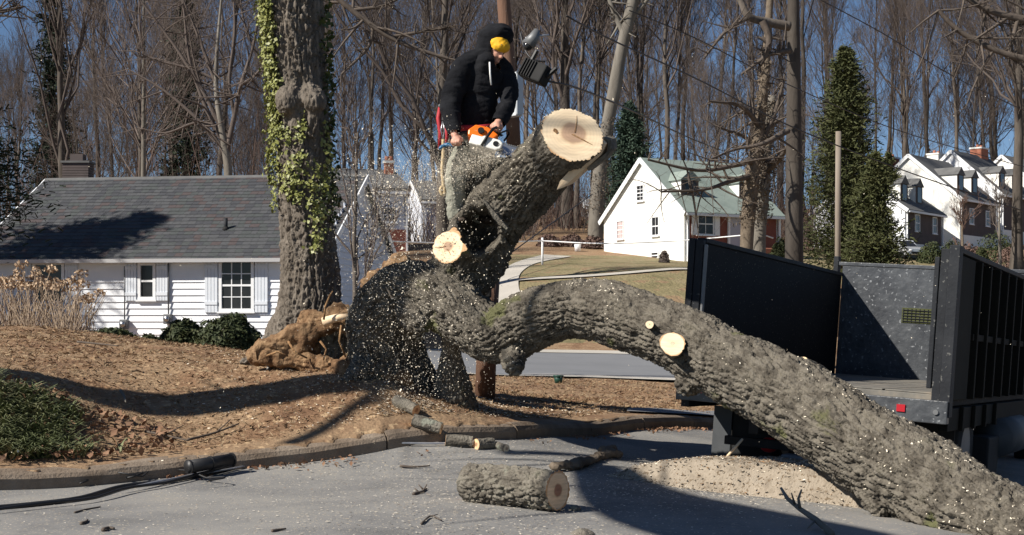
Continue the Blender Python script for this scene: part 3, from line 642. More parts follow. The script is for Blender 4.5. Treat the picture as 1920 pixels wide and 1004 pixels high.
C2 = np.repeat(C, 2, axis=0) + rng.normal(size=(2 * len(C), 3)) * .02
Vl, Fl2 = lens_leaves(C2, np.repeat(Nn, 2, axis=0) + rng.normal(size=(2 * len(C), 3)) * .2, rng.uniform(.012, .027, 2 * len(C)), rng, .8)
ob('ivy', mesh_np('ivy', Vl, Fl2, [MT['ivy']]), iv, kind='stuff', label='pale yellow green ivy climbing the trunk')
# ivy hanging off the right side, shade put into its leaf colour
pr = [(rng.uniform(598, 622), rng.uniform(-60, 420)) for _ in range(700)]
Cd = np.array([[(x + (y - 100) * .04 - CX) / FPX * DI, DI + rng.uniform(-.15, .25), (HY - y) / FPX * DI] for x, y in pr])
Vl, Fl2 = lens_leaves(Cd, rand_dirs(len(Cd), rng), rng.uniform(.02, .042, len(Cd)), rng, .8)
ob('ivy_shoots', mesh_np('ivy_shoots', Vl, Fl2, [MT['ivy_shaded']]), iv, kind='stuff')
# ---- upturned soil and torn roots at the foot of the two trunks
Ss = [[S(475, 668, 12, 13.5), S(510, 655, 20, 13.5), S(545, 630, 24, 13.5), S(575, 612, 26, 13.55), S(610, 606, 18, 13.5), S(640, 592, 20, 13.5), S(655, 588, 16, 13.4)], [S(545, 655, 22, 13.5), S(580, 655, 18, 13.6)], [S(505, 672, 14, 13.4), S(560, 680, 18, 13.4), S(620, 688, 20, 13.3), S(690, 700, 22, 13.1), S(760, 716, 20, 12.9)], [S(575, 622, 20, 13.45), S(560, 655, 14, 13.42)], [S(640, 600, 16, 13.4), S(648, 622, 10, 13.4)]]
Vs, Ns, Fs_ = blob(Ss, .018, 2); Vs = Vs + Ns * ((fbm(Vs * 7, 4, 15) - .5) * .22 + (vnoise(Vs * 38, 3) - .5) * .03)[:, None]
rm = thing('torn_root_mass', 'crumbling orange brown soil and torn roots between ivy trunk and broken tree', 'root mass')
ob('soil_clod', mesh_np('soil_clod', Vs, Fs_, [MT['soil']], None, False), rm)
Vs, Ns, Fs_ = blob([[S(600, 700, 42, 13.75), S(602, 655, 40, 13.75), S(612, 625, 32, 13.7)], [S(640, 700, 26, 13.7), S(638, 650, 22, 13.7), S(640, 612, 18, 13.65)]], .016, 4)
axs = Axis([[S(600, 700, 42, 13.75), S(612, 625, 32, 13.7)], [S(640, 700, 26, 13.7), S(640, 612, 18, 13.65)]]); Ls, _ = axs.local(Vs)
Vs = Vs + Ns * (bark_height(Ls, .05, .4, 4) * .03)[:, None]; ob('old_stump', mesh_np('old_stump', Vs, Fs_, [MT['bark']], None, True), rm)
MB().tube([P(606, 604, 13.3), P(630, 597, 13.28), P(656, 592, 13.2)], [.045, .04, .02], 9).obj('broken_root', MT['wood_pale'], rm, True)
for pts in ([(607, 600), (610, 575), (618, 555), (624, 546)], [(540, 640), (552, 660), (576, 672)], [(640, 610), (636, 640), (648, 670)], [(500, 668), (520, 660), (540, 668)], [(600, 640), (612, 655), (606, 676)]):
    MB().tube([P(x, y, 13.2) for x, y in pts], [.012, .011, .009, .006][:len(pts)], 6).obj('torn_root', MT['wood_rot'], rm, True)
Vs, Ns, Fs_ = blob([[S(700, 545, 26, 14.2), S(725, 515, 26, 14.2), S(752, 495, 20, 14.1)], [S(715, 560, 30, 14.2), S(745, 530, 24, 14.1)]], .02, 2)
Vs = Vs + Ns * ((fbm(Vs * 6, 4, 25) - .5) * .25)[:, None]
ob('earth_mound', mesh_np('earth_mound', Vs, Fs_, [MT['soil']]), None, 'heap of loose brown earth behind the top of the broken trunk', 'earth')
# ---- cut logs
def make_log(name, p0, p1, r, label, m, cutm=None, group=None, lp=.055, amp=.028, voxel=.012, both=True, bow=0):
    p0, p1 = Vector(p0), Vector(p1); ax_ = (p1 - p0).normalized(); ext = max(.05, r * .6)
    st = [(p0 - ax_ * ext, r), (p0 * .5 + p1 * .5 + Vector((0, 0, bow)), r * 1.03), (p1 + ax_ * ext, r)]
    V, N, Fq = blob([st], voxel, 4, .15); a = Axis([st]); L, _ = a.local(V)
    en = np.minimum(np.abs((V - np.array(p0)) @ np.array(ax_)), np.abs((V - np.array(p1)) @ np.array(ax_)))
    V = V + N * (bark_height(L, lp, lp * 2.6, 6 + int(r * 100)) * amp * (.4 + .6 * sstep(en, 0, r * .7)) + (fbm(V * 4, 2, 7) - .5) * r * .25)[:, None]
    t = thing(name, label, 'log', group=group); cmx = cutm or cut_mat('cut_' + name, r)
    Fl = Fq
    V, Fl = cut_away(V, Fl, p1, ax_ + Vector((0, 0, .02)), r * 2.4, 'cut_face', t, cmx)
    V, Fl = cut_away(V, Fl, p0, -ax_, r * 2.4, 'cut_face', t, cmx)
    ob('bark', mesh_np('bark', V, nrm_faces(Fl), [m], None, True), t); return t
def log_px(name, a, b, rpx, label, m, **k):
    pa, pb = P(*a), P(*b); r = rpx / FPX * b[2]
    if k.pop('rest', True):
        for q in (pa, pb):
            s = float(kerb_s([[q.x, q.y]])[0]); q.z = Z(q.x, q.y) + r * .93 if s < -.12 else max(G(q.x, q.y) + r * .93, q.z - .03)
    return make_log(name, pa, pb, r, label, m, **k)
log_px('sawn_log', (879, 888, 9.35), (1046, 912, 8.9), 39, 'short fat sawn log with deeply furrowed bark lying on the asphalt', MT['bark'], cutm=cut_mat('cut_street_log', .125, (.95, .80, .72), .40, (.42, .24, .16)), voxel=.008, lp=.034, amp=.022)
log_px('sawn_log', (742, 748, 12.35), (781, 763, 12.2), 12, 'small greenish log lying alone on the lawn in sawdust', MT['bark'], cutm=cut_mat('cut_lawn_log', .056, (.9, .7, .55)), amp=.004, voxel=.007)
log_px('sawn_log', (775, 788, 12.0), (828, 797, 11.95), 12, 'dark short log by kerb, leftmost of three end to end', MT['bark'], cutm=cut_mat('cut_kerb_log', .055, (.9, .8, .7)), amp=.005, voxel=.007)
log_px('sawn_log', (836, 798, 11.95), (886, 800, 11.95), 12, 'dark short log with chipped bark, middle of three by kerb', MT['bark'], cutm=cut_mat('cut_kerb_log', .055, (.9, .8, .7)), amp=.005, voxel=.007)
log_px('sawn_log', (924, 813, 12.0), (893, 802, 11.9), 11, 'short grey log beside the kerb showing its pale sawn end', MT['bark'], cutm=cut_mat('cut_kerb_log', .05, (.9, .8, .7)), amp=.004, voxel=.007)
log_px('sawn_log', (930, 822, 12.0), (950, 829, 11.9), 8, 'stubby green grey log end lying in the gutter', MT['bark'], cutm=cut_mat('cut_gutter_log', .036), amp=.003, voxel=.006)
log_px('sawn_log', (1540, 700, 12.5), (1505, 682, 12.2), 14, 'sawn log inside the truck bed, only its pale end showing', MT['bark'], rest=False, cutm=cut_mat('cut_truck_log', .07, (1, .9, .8)), amp=.005, voxel=.01)
# long torn slab of bark behind the street log
def SG(px, py, rpx):
    q = hit(px, py + rpx, 6, 60, False); r = rpx / FPX * q.y; return (q + Vector((0, 0, r * .8)), (r * 1.2, r, r * .8))
Vb, Nb, Fb = blob([[SG(1040, 874, 10), SG(1085, 868, 11), SG(1125, 855, 8), SG(1142, 848, 11), SG(1158, 852, 8)], [SG(1130, 845, 9), SG(1150, 840, 7)]], .010, 1)
Vb = Vb + Nb * ((fbm(Vb * 16, 3, 4) - .5) * .06 + (vnoise(Vb * 50, 6) - .5) * .012)[:, None]
ob('bark_slab', mesh_np('bark_slab', Vb, Fb, [MT['bark_vine']]), None, 'long dark torn slab of bark lying behind the street log', 'bark')
def lump(name, px, py, d, rpx, label, mat, sq=(1, 1, .8), seed=1):
    r = rpx / FPX * d; V, N, Fq = blob([[(P(px, py, d), (r * sq[0], r * sq[1], r * sq[2]))]], r / 7, 1)
    V = V + N * ((fbm(V / r * .9, 3, seed) - .5) * r * .8)[:, None]
    return ob(name, mesh_np(name, V, Fq, [mat]), None, label, 'bark chunk')
lump('bark_chunk', 1078, 955, 9.0, 10, 'small round mossy chunk on the asphalt right of the street log', MT['bark'], seed=3)
lump('bark_chunk', 1088, 1006, 8.1, 24, 'low mossy bark chunk cut off by the bottom edge of the picture', MT['bark'], (1.3, 1, .5), 5)
# ------------------------------------------------------------------ houses
def slat(mb, x0, x1, z0, z1, y, th): mb.bb((x0, y - th, z0), (x1, y + .02, z1))
def window(parent, M, x0, x1, z0, z1, y, cols=2, rows=2, fw=.05, trim=.09, glass=None, shut=None, mid=True, name='window', sill=True, detail=True):
    """a sash window in the wall plane y (outside is -y): frame with sill, panes and glazing bars; local to M"""
    w = MB(); t = trim
    w.bb((x0 - t, y - .05, z0 - t), (x0, y + .03, z1 + t), M); w.bb((x1, y - .05, z0 - t), (x1 + t, y + .03, z1 + t), M)
    w.bb((x0, y - .05, z1), (x1, y + .03, z1 + t), M); w.bb((x0, y - .05, z0 - t), (x1, y + .03, z0), M)
    o = w.obj(name, MT['trim'], parent)
    if sill: MB().bb((x0 - t - .04, y - .10, z0 - t - .05), (x1 + t + .04, y + .02, z0 - t - .002), M).obj('sill', MT['trim'], o)
    g = glass or MT['glass_dark']; b = .03
    cw = (x1 - x0) / cols; ch = (z1 - z0) / rows
    for i in range(cols):
        for j in range(rows):
            MB().bb((x0 + i * cw + b * .5, y - .004, z0 + j * ch + b * .5), (x0 + (i + 1) * cw - b * .5, y + .01, z0 + (j + 1) * ch - b * .5), M).obj('pane', g, o)
    bars = MB(); bars.bb((x0, y - .03, (z0 + z1) / 2 - .03), (x1, y - .006, (z0 + z1) / 2 + .03), M)
    for i in range(1, cols): bars.bb((x0 + i * cw - .014, y - .024, z0), (x0 + i * cw + .014, y - .007, z1), M)
    for j in range(1, rows): 
        if abs(z0 + j * ch - (z0 + z1) / 2) > .05: bars.bb((x0, y - .022, z0 + j * ch - .014), (x1, y - .008, z0 + j * ch + .014), M)
    bars.obj('glazing_bars', MT['trim'], o); return o
def shutter(parent, M, x0, x1, z0, z1, y, mat=None):
    n = 4; w = (x1 - x0) / n; mb = MB(); mat = mat or MT['shutter']
    o = mb.bb((x0, y - .025, z0), (x1, y + .01, z1), M).obj('shutter', mat, parent)
    for i in range(n): MB().bb((x0 + i * w + .008, y - .045, z0 + .005), (x0 + (i + 1) * w - .008, y - .026, z1 - .005), M).obj('board', mat, o)
    for zz in (z0 + .18 * (z1 - z0), z0 + .86 * (z1 - z0)): MB().bb((x0 + .004, y - .065, zz - .05), (x1 - .004, y - .046, zz + .05), M).obj('batten', mat, o)
# ---- white clapboard house on the left
WH = thing('white_house', 'low white clapboard house with grey shingle roof behind the lawn at left', 'house')
hx, hy, hz = (600 - CX) / FPX * 41, 41.0, -.75; a_ = R(8)
HM = Matrix.Translation((hx, hy, hz)) @ Matrix.Rotation(-a_, 4, 'Z')
HL, HD, EH, RH = 10.9, 10.0, 2.68, 5.55
def hlx(px): # photo column -> local x on the front wall
    k = (px - CX) / FPX; c, s = math.cos(-a_), math.sin(-a_); return (k * hy - hx) / (c - k * s)
def hlz(py, px): x = hlx(px); y = hy + x * math.sin(-a_); return (HY - py) / FPX * y - hz
core = MB(); core.bb((-HL, .03, -.6), (0, HD, EH), HM); core.prism([(0, .03, EH), (0, HD, EH), (0, HD / 2, RH - .06)], (-HL, 0, 0), HM)
core.obj('wall', MT['siding'], WH)
MB().bb((-HL - .01, -.02, -.7), (.01, .028, .12), HM).obj('foundation', MT['concrete'], WH)
wins = [(417, 472, 492, 579, 3, 4), (265, 288, 498, 557, 1, 2), (68, 117, 497, 565, 1, 2)]
wr = [(hlx(a), hlx(b), hlz(y1, (a + b) / 2), hlz(y0, (a + b) / 2)) for a, b, y0, y1, _, _ in wins]
nb = 13; bh = (EH - .12) / nb
for i in range(nb):
    z0, z1 = .12 + i * bh, .12 + (i + 1) * bh; xs = [(-HL, 0.0)]
    for (xa, xb, za, zb) in wr:
        if z1 > za - .1 and z0 < zb + .1:
            nx = []
            for (p, q) in xs:
                if xa - .1 > p and xb + .1 < q: nx += [(p, xa - .1), (xb + .1, q)]
                else: nx.append((p, q))
            xs = nx
    for (p, q) in xs:
        MB().prism([(p, .025, z0 + .004), (p, -.045, z0 - .012), (p, -.008, z1 - .008), (p, .025, z1 - .008)], (q - p, 0, 0), HM).obj('clapboard', MT['siding'], WH)
for k, (xa, xb, za, zb) in enumerate(wr):
    window(WH, HM, xa, xb, za, zb, -.03, wins[k][4], wins[k][5])
    wsh = .40 if k != 1 else .36
    for s in (-1, 1):
        x0 = xa - .12 - wsh if s < 0 else xb + .12
        shutter(WH, HM, x0, x0 + wsh, za - .12, zb + .08, -.05)
# right gable boards, the blue of shade put into their colour
for i in range(22):
    z0 = .12 + i * bh; zc = z0 + bh
    if zc > RH - .25: break
    y0, y1 = .02, HD
    if z0 > EH: f = (z0 - EH) / (RH - EH); y0, y1 = HD / 2 * f, HD - HD / 2 * f
    MB().prism([(-.02, y0, z0), (.04, y0, z0), (.006, y0, zc - .006), (-.02, y0, zc - .006)], (0, y1 - y0, 0), HM).obj('clapboard', MT['siding_shade_blue'], WH)
# roof: deck, courses of shingles, ridge cap, rake boards, gutter
sl_ = math.hypot(HD / 2 + .3, RH - EH); ov = .3; pit = math.atan2(RH - EH, HD / 2)
RMx = HM @ Matrix.Translation((0, HD / 2, RH)) @ Matrix.Rotation(pit, 4, 'X')        # local: y from -slope .. 0 on the front pitch
SLN = (HD / 2 + ov) / math.cos(pit)
MB().bb((-HL - .2, -SLN, -.06), (.2, 0, .0), RMx).obj('roof_deck', MT['roof_grey'], WH)
RMb = HM @ Matrix.Translation((0, HD / 2, RH)) @ Matrix.Rotation(-pit, 4, 'X')
MB().bb((-HL - .2, .004, -.06), (.2, SLN, .0), RMb).obj('back_roof', MT['roof_grey'], WH)
nc = 25; ex = SLN / nc; tw = .245; rs = random.Random(11); sh = []
for c in range(nc):
    y0 = -SLN + c * ex; x = -HL - .2 + (.12 if c % 2 else 0) - rs.uniform(0, .05)
    while x < .2:
        w = tw * rs.choice([1, 1, 1.25, .8]); xa, xb = max(x, -HL - .2), min(x + w - .006, .2); x += w
        if xb - xa > .04: sh.append((xa, xb, y0, rs.choices([0, 1, 2, 3], [4, 4, 3, 2])[0]))
def depthkey(s): p = RMx @ Vector((s[0], s[2], 0)); return (p.y + (0 if -45 < p.x else 9), -p.x)
vis = [s for s in sh if 20 < CX + FPX * (RMx @ Vector((s[0], s[2], 0))).x / (RMx @ Vector((s[0], s[2], 0))).y < 522]
vis.sort(key=depthkey); single = set(map(id, vis[:300])); um = {}
def shing(mb, xa, xb, y0): mb.add([(xa, y0, .026), (xb, y0, .026), (xb, y0, .002), (xa, y0, .002), (xa, y0 + ex * 1.15, .010), (xb, y0 + ex * 1.15, .010)], [(0, 1, 5, 4), (3, 2, 1, 0), (0, 4, 3), (1, 2, 5)])
rest = [MB() for _ in range(4)]
for s in sh:
    if id(s) in single:
        w = round(s[1] - s[0], 2); key = (w, s[3])
        if key not in um: mb = MB(); shing(mb, 0, w, 0); um[key] = mb.mesh('shingle', MT['shingle%d' % s[3]])
        ob('shingle', um[key], WH, M=RMx @ Matrix.Translation((s[0], s[2], 0)))
    else: shing(rest[s[3]], s[0], s[1], s[2])
RV, RF, RI, n0 = [], [], [], 0
for i, r in enumerate(rest):
    RV += r.v; RF += [tuple(k + n0 for k in f) for f in r.f]; RI += [i] * len(r.f); n0 = len(RV)
me = bpy.data.meshes.new('shingles'); me.from_pydata(RV, [], RF); [me.materials.append(MT['shingle%d' % i]) for i in range(4)]; me.polygons.foreach_set('material_index', RI); me.update()
ob('shingle_field', me, WH, kind='stuff', M=RMx)
MB().prism([(-HL - .2, -.14, .012), (-HL - .2, 0, .055), (-HL - .2, .14, -.03), (-HL - .2, .14, -.05), (-HL - .2, -.14, -.01)], (HL + .4, 0, 0), RMx).obj('ridge_cap', MT['roof_grey'], WH)
MB().bb((.201, -SLN, -.20), (.24, .02, .02), RMx).obj('rake_board', MT['trim'], WH); MB().bb((.201, .024, -.20), (.24, SLN, .02), RMb).obj('rake_board', MT['trim'], WH)
MB().bb((-HL - .24, -SLN, -.20), (-HL - .201, .02, .02), RMx).obj('rake_board', MT['trim'], WH)
gz = EH - ov * math.tan(pit)
MB().prism([(-HL - .2, -ov - .14, gz + .06), (-HL - .2, -ov - .12, gz - .05), (-HL - .2, -ov - .02, gz - .06), (-HL - .2, -ov - .02, gz + .05), (-HL - .2, -ov - .03, gz - .03), (-HL - .2, -ov - .11, gz - .03), (-HL - .2, -ov - .125, gz + .06)], (HL + .4, 0, 0), HM).obj('gutter', MT['gutter'], WH)
MB().bb((-HL - .2, -ov + .0, EH - .17), (.2, -.05, EH - .14), HM).obj('soffit', MT['trim'], WH)
p = RMx.inverted() @ P(397, 378, 43.3)
vp = RMx @ Vector((hlx(397) - .1, -SLN * .66, 0))
v_ = MB().tube([vp - Vector((0, 0, .1)), vp + Vector((0, 0, .36))], .06, 10).obj('vent_pipe', MT['truck_black'], WH, True)
MB().tube([vp + Vector((0, .02, -.03)), vp + Vector((0, 0, .10))], [.14, .062], 10).obj('flashing', MT['rubber'], v_, True)
cc = HM @ Vector((-HL + .55, HD / 2 + .9, 0))
ch = MB().bb((cc.x - .42, cc.y - .3, 3), (cc.x + .42, cc.y + .3, cc.z + RH + .62)).obj('chimney', MT['brick_shaded'], WH)
for i in range(6): MB().bb((cc.x - .45, cc.y - .33, cc.z + RH + .1 + i * .09), (cc.x + .45, cc.y + .33, cc.z + RH + .175 + i * .09)).obj('brick_course', MT['brick_shaded'], ch)
MB().bb((cc.x - .5, cc.y - .38, cc.z + RH + .63), (cc.x + .5, cc.y + .38, cc.z + RH + .70)).obj('cap', MT['roof_grey'], ch)
MB().bb((cc.x - .22, cc.y - .2, cc.z + RH + .70), (cc.x + .22, cc.y + .2, cc.z + RH + .95)).obj('flue', MT['brick_shaded'], ch)
for px, y0, y1, nm in ((318, 484, 590, 'conduit'), (236, 500, 600, 'conduit')):
    x = hlx(px); MB().tube([HM @ Vector((x, -.09, hlz(y0, px))), HM @ Vector((x, -.09, hlz(y1, px)))], .022, 6).obj(nm, MT['metal_grey'], WH, True)
    z = hlz(y1 + 8, px); m = MB().bb((x - .12, -.22, z - .16), (x + .12, -.05, z + .14), HM).obj('meter_box', MT['metal_grey'], WH, bevel=.02)
    MB().tube([HM @ Vector((x, -.22, z)), HM @ Vector((x, -.30, z))], .09, 12).obj('meter_dial', MT['steel'], m, True)
# ---- cape houses further off
def cape(name, label, corner, phi, Wg, Lf, eh, rise, gable, front, roof, dormers=(), gw=(), fw=(), door=None, chim=None, base=.9, group=None):
    """corner: near corner where the lit gable meets the shaded front; local x along the front (receding right), y along the gable (receding left)"""
    t = thing(name, label, 'house', group=group); M = Matrix.Translation(corner) @ Matrix.Rotation(phi, 4, 'Z')
    MB().prism([(0, 0, -base), (0, Wg, -base), (0, Wg, eh), (0, Wg / 2, eh + rise), (0, 0, eh)], (.2, 0, 0), M).obj('gable_wall', gable, t)
    MB().bb((.2, .0, -base), (Lf, .2, eh), M).obj('front_wall', front, t)
    MB().bb((.2, -.04, -base), (Lf, .0, .25), M).obj('foundation', MT['siding_cream'], t)
    MB().prism([(Lf, 0, -base), (Lf, Wg, -base), (Lf, Wg, eh), (Lf, Wg / 2, eh + rise), (Lf, 0, eh)], (-.2, 0, 0), M).obj('gable_wall', gable, t)
    MB().bb((.2, Wg - .2, -base), (Lf - .2, Wg, eh), M).obj('back_wall', gable, t)
    pt = math.atan2(rise, Wg / 2); s = (Wg / 2 + .3) / math.cos(pt)
    for sg, nm in ((1, 'roof'), (-1, 'back_roof')):
        RM = M @ Matrix.Translation((0, Wg / 2, eh + rise + .04)) @ Matrix.Rotation(sg * pt, 4, 'X')
        MB().bb((-.15, -s if sg > 0 else .002, 0), (Lf + .15, 0 if sg > 0 else s, .09), RM).obj(nm, roof, t)
        MB().bb((-.20, -s if sg > 0 else .002, -.16), (-.152, 0 if sg > 0 else s, .10), RM).obj('rake_board', MT['trim'], t)
    MB().bb((-.1, -.40, eh - .30), (Lf + .1, -.28, eh - .16), M).obj('gutter', MT['trim'], t)
    for x in (.12, Lf - .1): MB().bb((x, -.14, -.3), (x + .1, -.05, eh - .2), M).obj('downpipe', MT['trim'], t)
    for (xc, w, h0, h1) in dormers:
        yb = (h1 - h0) / rise * Wg / 2; y0 = Wg / 2 * (h0 / rise)
        d = MB().prism([(xc - w / 2, y0, eh + h0), (xc - w / 2, y0, eh + h1), (xc - w / 2, y0 + yb, eh + h1)], (w, 0, 0), M).obj('dormer', MT['siding_cream'], t)
        rz = w * .45
        MB().add([M @ Vector(q) for q in [(xc - w / 2 - .12, y0 - .12, eh + h1 - .05), (xc + w / 2 + .12, y0 - .12, eh + h1 - .05), (xc, y0 - .12, eh + h1 + rz), (xc - w / 2 - .12, y0 + yb, eh + h1 - .05), (xc + w / 2 + .12, y0 + yb, eh + h1 - .05), (xc, y0 + yb + rz / rise * Wg / 2, eh + h1 + rz)]], [(0, 1, 2), (0, 2, 5, 3), (1, 4, 5, 2), (0, 3, 4, 1), (3, 5, 4)]).obj('dormer_roof', roof, d)
        MB().bb((xc - w / 2 + .02, y0 - .03, eh + h0 + .0), (xc + w / 2 - .02, y0 - .002, eh + h1), M).obj('dormer_face', front if front is MT['roof_grey'] else MT['brick_shaded'], d)
        MB().bb((xc - w * .28, y0 - .06, eh + h0 + .2), (xc + w * .28, y0 - .032, eh + h1 - .1), M).obj('dormer_pane', MT['glass_dark'], d)
    GM = M @ Matrix.Rotation(-math.pi / 2, 4, 'Z')     # gable as a front: local x -> -y
    for (yc, w, z0, z1, cols, rows, gl) in gw: window(t, GM, -yc - w / 2, -yc + w / 2, z0, z1, -.02, cols, rows, trim=.06, glass=gl)
    for (xc, w, z0, z1, shw) in fw:
        window(t, M, xc - w / 2, xc + w / 2, z0, z1, -.02, 2, 2, trim=.07)
        if shw:
            for s2 in (-1, 1): MB().bb((xc + s2 * (w / 2 + .1 + shw / 2) - shw / 2, -.09, z0 - .08), (xc + s2 * (w / 2 + .1 + shw / 2) + shw / 2, -.03, z1 + .08), M).obj('shutter', MT['trim'], t)
    if door:
        xc, w, z0, z1 = door; dd = MB().bb((xc - w / 2, -.06, z0), (xc + w / 2, -.002, z1), M).obj('door', MT['door_grey'], t)
        MB().bb((xc + w / 2, -.10, z0), (xc + w / 2 + .12, -.002, z1 + .1), M).obj('door_jamb', MT['trim'], dd); MB().bb((xc - w / 2 - .12, -.10, z0), (xc - w / 2, -.002, z1 + .1), M).obj('door_jamb', MT['trim'], dd)
        MB().sph(M @ Vector((xc + w * .35, -.09, (z0 + z1) / 2 - .1)), .04, 6, 5).obj('door_knob', MT['steel'], dd)
    for cdef in (chim or []):
        x, y, w, h, mt = cdef; zt = eh + rise + h
        c = MB().bb((x - w / 2, y - w * .35, eh), (x + w / 2, y + w * .35, zt), M).obj('chimney', mt, t)
        MB().bb((x - w / 2 - .06, y - w * .35 - .06, zt + .002), (x + w / 2 + .06, y + w * .35 + .06, zt + .14), M).obj('cap', MT['siding_cream'], c)
        for q in (-.25, .25): MB().tube([M @ Vector((x + q * w, y, zt + .14)), M @ Vector((x + q * w, y, zt + .4))], .12, 8).obj('flue', MT['brick_red'], c, True)
    return t
gd, cu = MT['glass_dark'], MT['curtain']
cape('brick_house', 'white gabled brick cottage with pale green roof behind the arching limb', P(1283, 491, 73), R(28), 8.0, 6.3, 2.72, 3.05, MT['siding_cream'], MT['brick'], MT['roof_green'],
     dormers=[(1.05, 1.15, .75, 1.75), (4.9, 1.15, .75, 1.75)], gw=[(2.65, .60, 1.55, 2.5, 2, 2, gd), (6.2, .62, 1.55, 2.5, 2, 4, cu), (4.15, .62, 3.55, 4.35, 2, 4, gd), (2.7, .6, .3, .58, 1, 1, gd)], fw=[(1.35, .95, 1.5, 2.55, .32)], door=(3.35, .85, .8, 2.6), base=1.6)
MB().bb((3.5, -1.6, .2), (5.0, -.3, .75), Matrix.Translation(P(1283, 491, 73)) @ Matrix.Rotation(R(28), 4, 'Z')).obj('porch', MT['brick_red'], None, label='low red porch step in front of the brick cottage door', cat='porch', bevel=.05)
wk = dict(dormers=[(1.5, 1.3, .5, 1.9), (4.3, 1.3, .5, 1.9)], base=3)
cape('row_house', 'small white house half hidden behind the evergreen, nearest of the row', P(1697, 462, 98), R(52), 7.0, 7.0, 2.7, 2.5, MT['siding'], MT['brick_shaded'], MT['roof_grey'], fw=[(2.2, .7, 1.2, 2.3, 0), (5.5, .7, 1.2, 2.3, 0)], chim=[], group=None, **wk)
cape('row_house', 'cream gabled house with twin dormers and a red brick chimney beside it', P(1800, 446, 106), R(50), 8.2, 7.4, 3.1, 3.5, MT['siding_cream'], MT['brick_shaded'], MT['roof_grey'], gw=[(2.9, .9, 1.2, 2.6, 2, 4, gd)], fw=[(2.2, .7, 1.2, 2.3, 0), (5.5, .7, 1.2, 2.3, 0)], chim=[(.6, 5.9, 1.3, -.1, MT['brick_red'])], **wk)
cape('row_house', 'bluish white gabled house with white chimney, third along the row', P(1877, 436, 117), R(48), 8.8, 7.4, 3.3, 3.9, MT['siding'], MT['brick_shaded'], MT['roof_grey'], gw=[(5.0, .9, 1.9, 3.0, 2, 2, gd)], chim=[(.5, 6.0, 1.5, -.2, MT['siding_cream']), (6, 4.5, 1.5, .7, MT['brick_red'])], **wk)
cape('row_house', 'farthest house of the row, cut by the right picture edge', P(1960, 428, 130), R(46), 8.4, 8.0, 3.4, 3.7, MT['siding_cream'], MT['brick_shaded'], MT['roof_grey'], **wk)
# house behind the flying sawdust, its front in shade
cape('shaded_house', 'two storey pale blue house in shade beyond the flying sawdust', P(642, 492, 78), R(18), 8.0, 3.75, 4.2, 1.4, MT['siding_shade_blue'], MT['siding_shade_blue'], MT['roof_grey'], fw=[(1.1, .42, 2.35, 3.1, 0), (2.35, .42, 2.35, 3.1, 0), (2.85, .42, 2.35, 3.1, 0)], chim=[(3.35, 3.0, .5, .4, MT['brick_red'])], base=2)
sm = Matrix.Translation(P(642, 492, 78)) @ Matrix.Rotation(R(18), 4, 'Z')
bpy.data.objects['shaded_house']; MB().bb((.25, -.09, .3), (3.7, -.045, 1.9), sm).obj('brick_base', MT['brick'], bpy.data.objects['shaded_house'])
cape('side_house', 'pale house wall glimpsed between sawdust and the worker\'s legs', P(790, 470, 92), R(15), 6.0, 3.2, 3.4, 1.4, MT['siding_shade_blue'], MT['siding_shade_blue'], MT['roof_grey'], base=2)
# garden shed behind the slope
cape('garden_shed', 'small grey shed on the brown slope left of the brick cottage', P(1098, 412, 112), R(20), 2.6, 1.6, 1.1, .6, MT['metal_grey'], MT['metal_grey'], MT['box_paint'], base=.6)
# ------------------------------------------------------------------ chip truck, rear towards the lens
RL = Vector((1.60, 12.6, -.49)); TU = Vector((.883, -.469, -.062)).normalized(); TA = Vector((.469, .883, -.035)); TA = (TA - TU * TA.dot(TU)).normalized(); TW = TU.cross(TA)
TM = Matrix.Translation(RL) @ Matrix(((TU.x, TA.x, TW.x), (TU.y, TA.y, TW.y), (TU.z, TA.z, TW.z))).to_4x4()
tr = thing('chip_truck', 'black high sided chip truck parked with its open rear towards the viewer', 'truck', TM)
BW, BL, BH = 2.26, 4.93, 1.20; TB, TI, TO = MT['truck_black'], MT['truck_inner'], MT['truck_outer']
def tb(name, a, b, mat, par=tr, bevel=.006): return MB().bb(a, b).obj(name, mat, par, bevel=bevel)
tb('bed_floor', (.05, 0, -.06), (BW - .05, BL, 0), MT['truck_floor'])
for i in range(5): tb('floor_board', (.09 + i * .42, .02, .001), (.09 + i * .42 + .40, BL - .03, .014), MT['truck_floor'])
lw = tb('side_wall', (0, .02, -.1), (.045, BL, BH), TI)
tb('corner_post', (-.06, -.06, -.15), (.0, .07, BH + .03), TB, lw); tb('rear_stake', (.004, -.05, -.12), (.075, .018, BH + .02), TB, lw); tb('hinge_bar', (.080, -.035, 0), (.105, .012, BH - .02), MT['metal_grey'], lw)
tb('top_rail', (-.03, .075, BH + .001), (.06, BL, BH + .045), TB, lw)
bk = tb('bulkhead', (.05, BL, 0), (BW - .05, BL + .05, BH + .13), MT['truck_bulk'])
tb('top_rail', (0, BL - .01, BH + .131), (BW, BL + .06, BH + .175), MT['truck_bulk'], bk)
tb('corner_post', (-.06, BL - .02, 0), (.0, BL + .10, BH + .24), TB, bk)
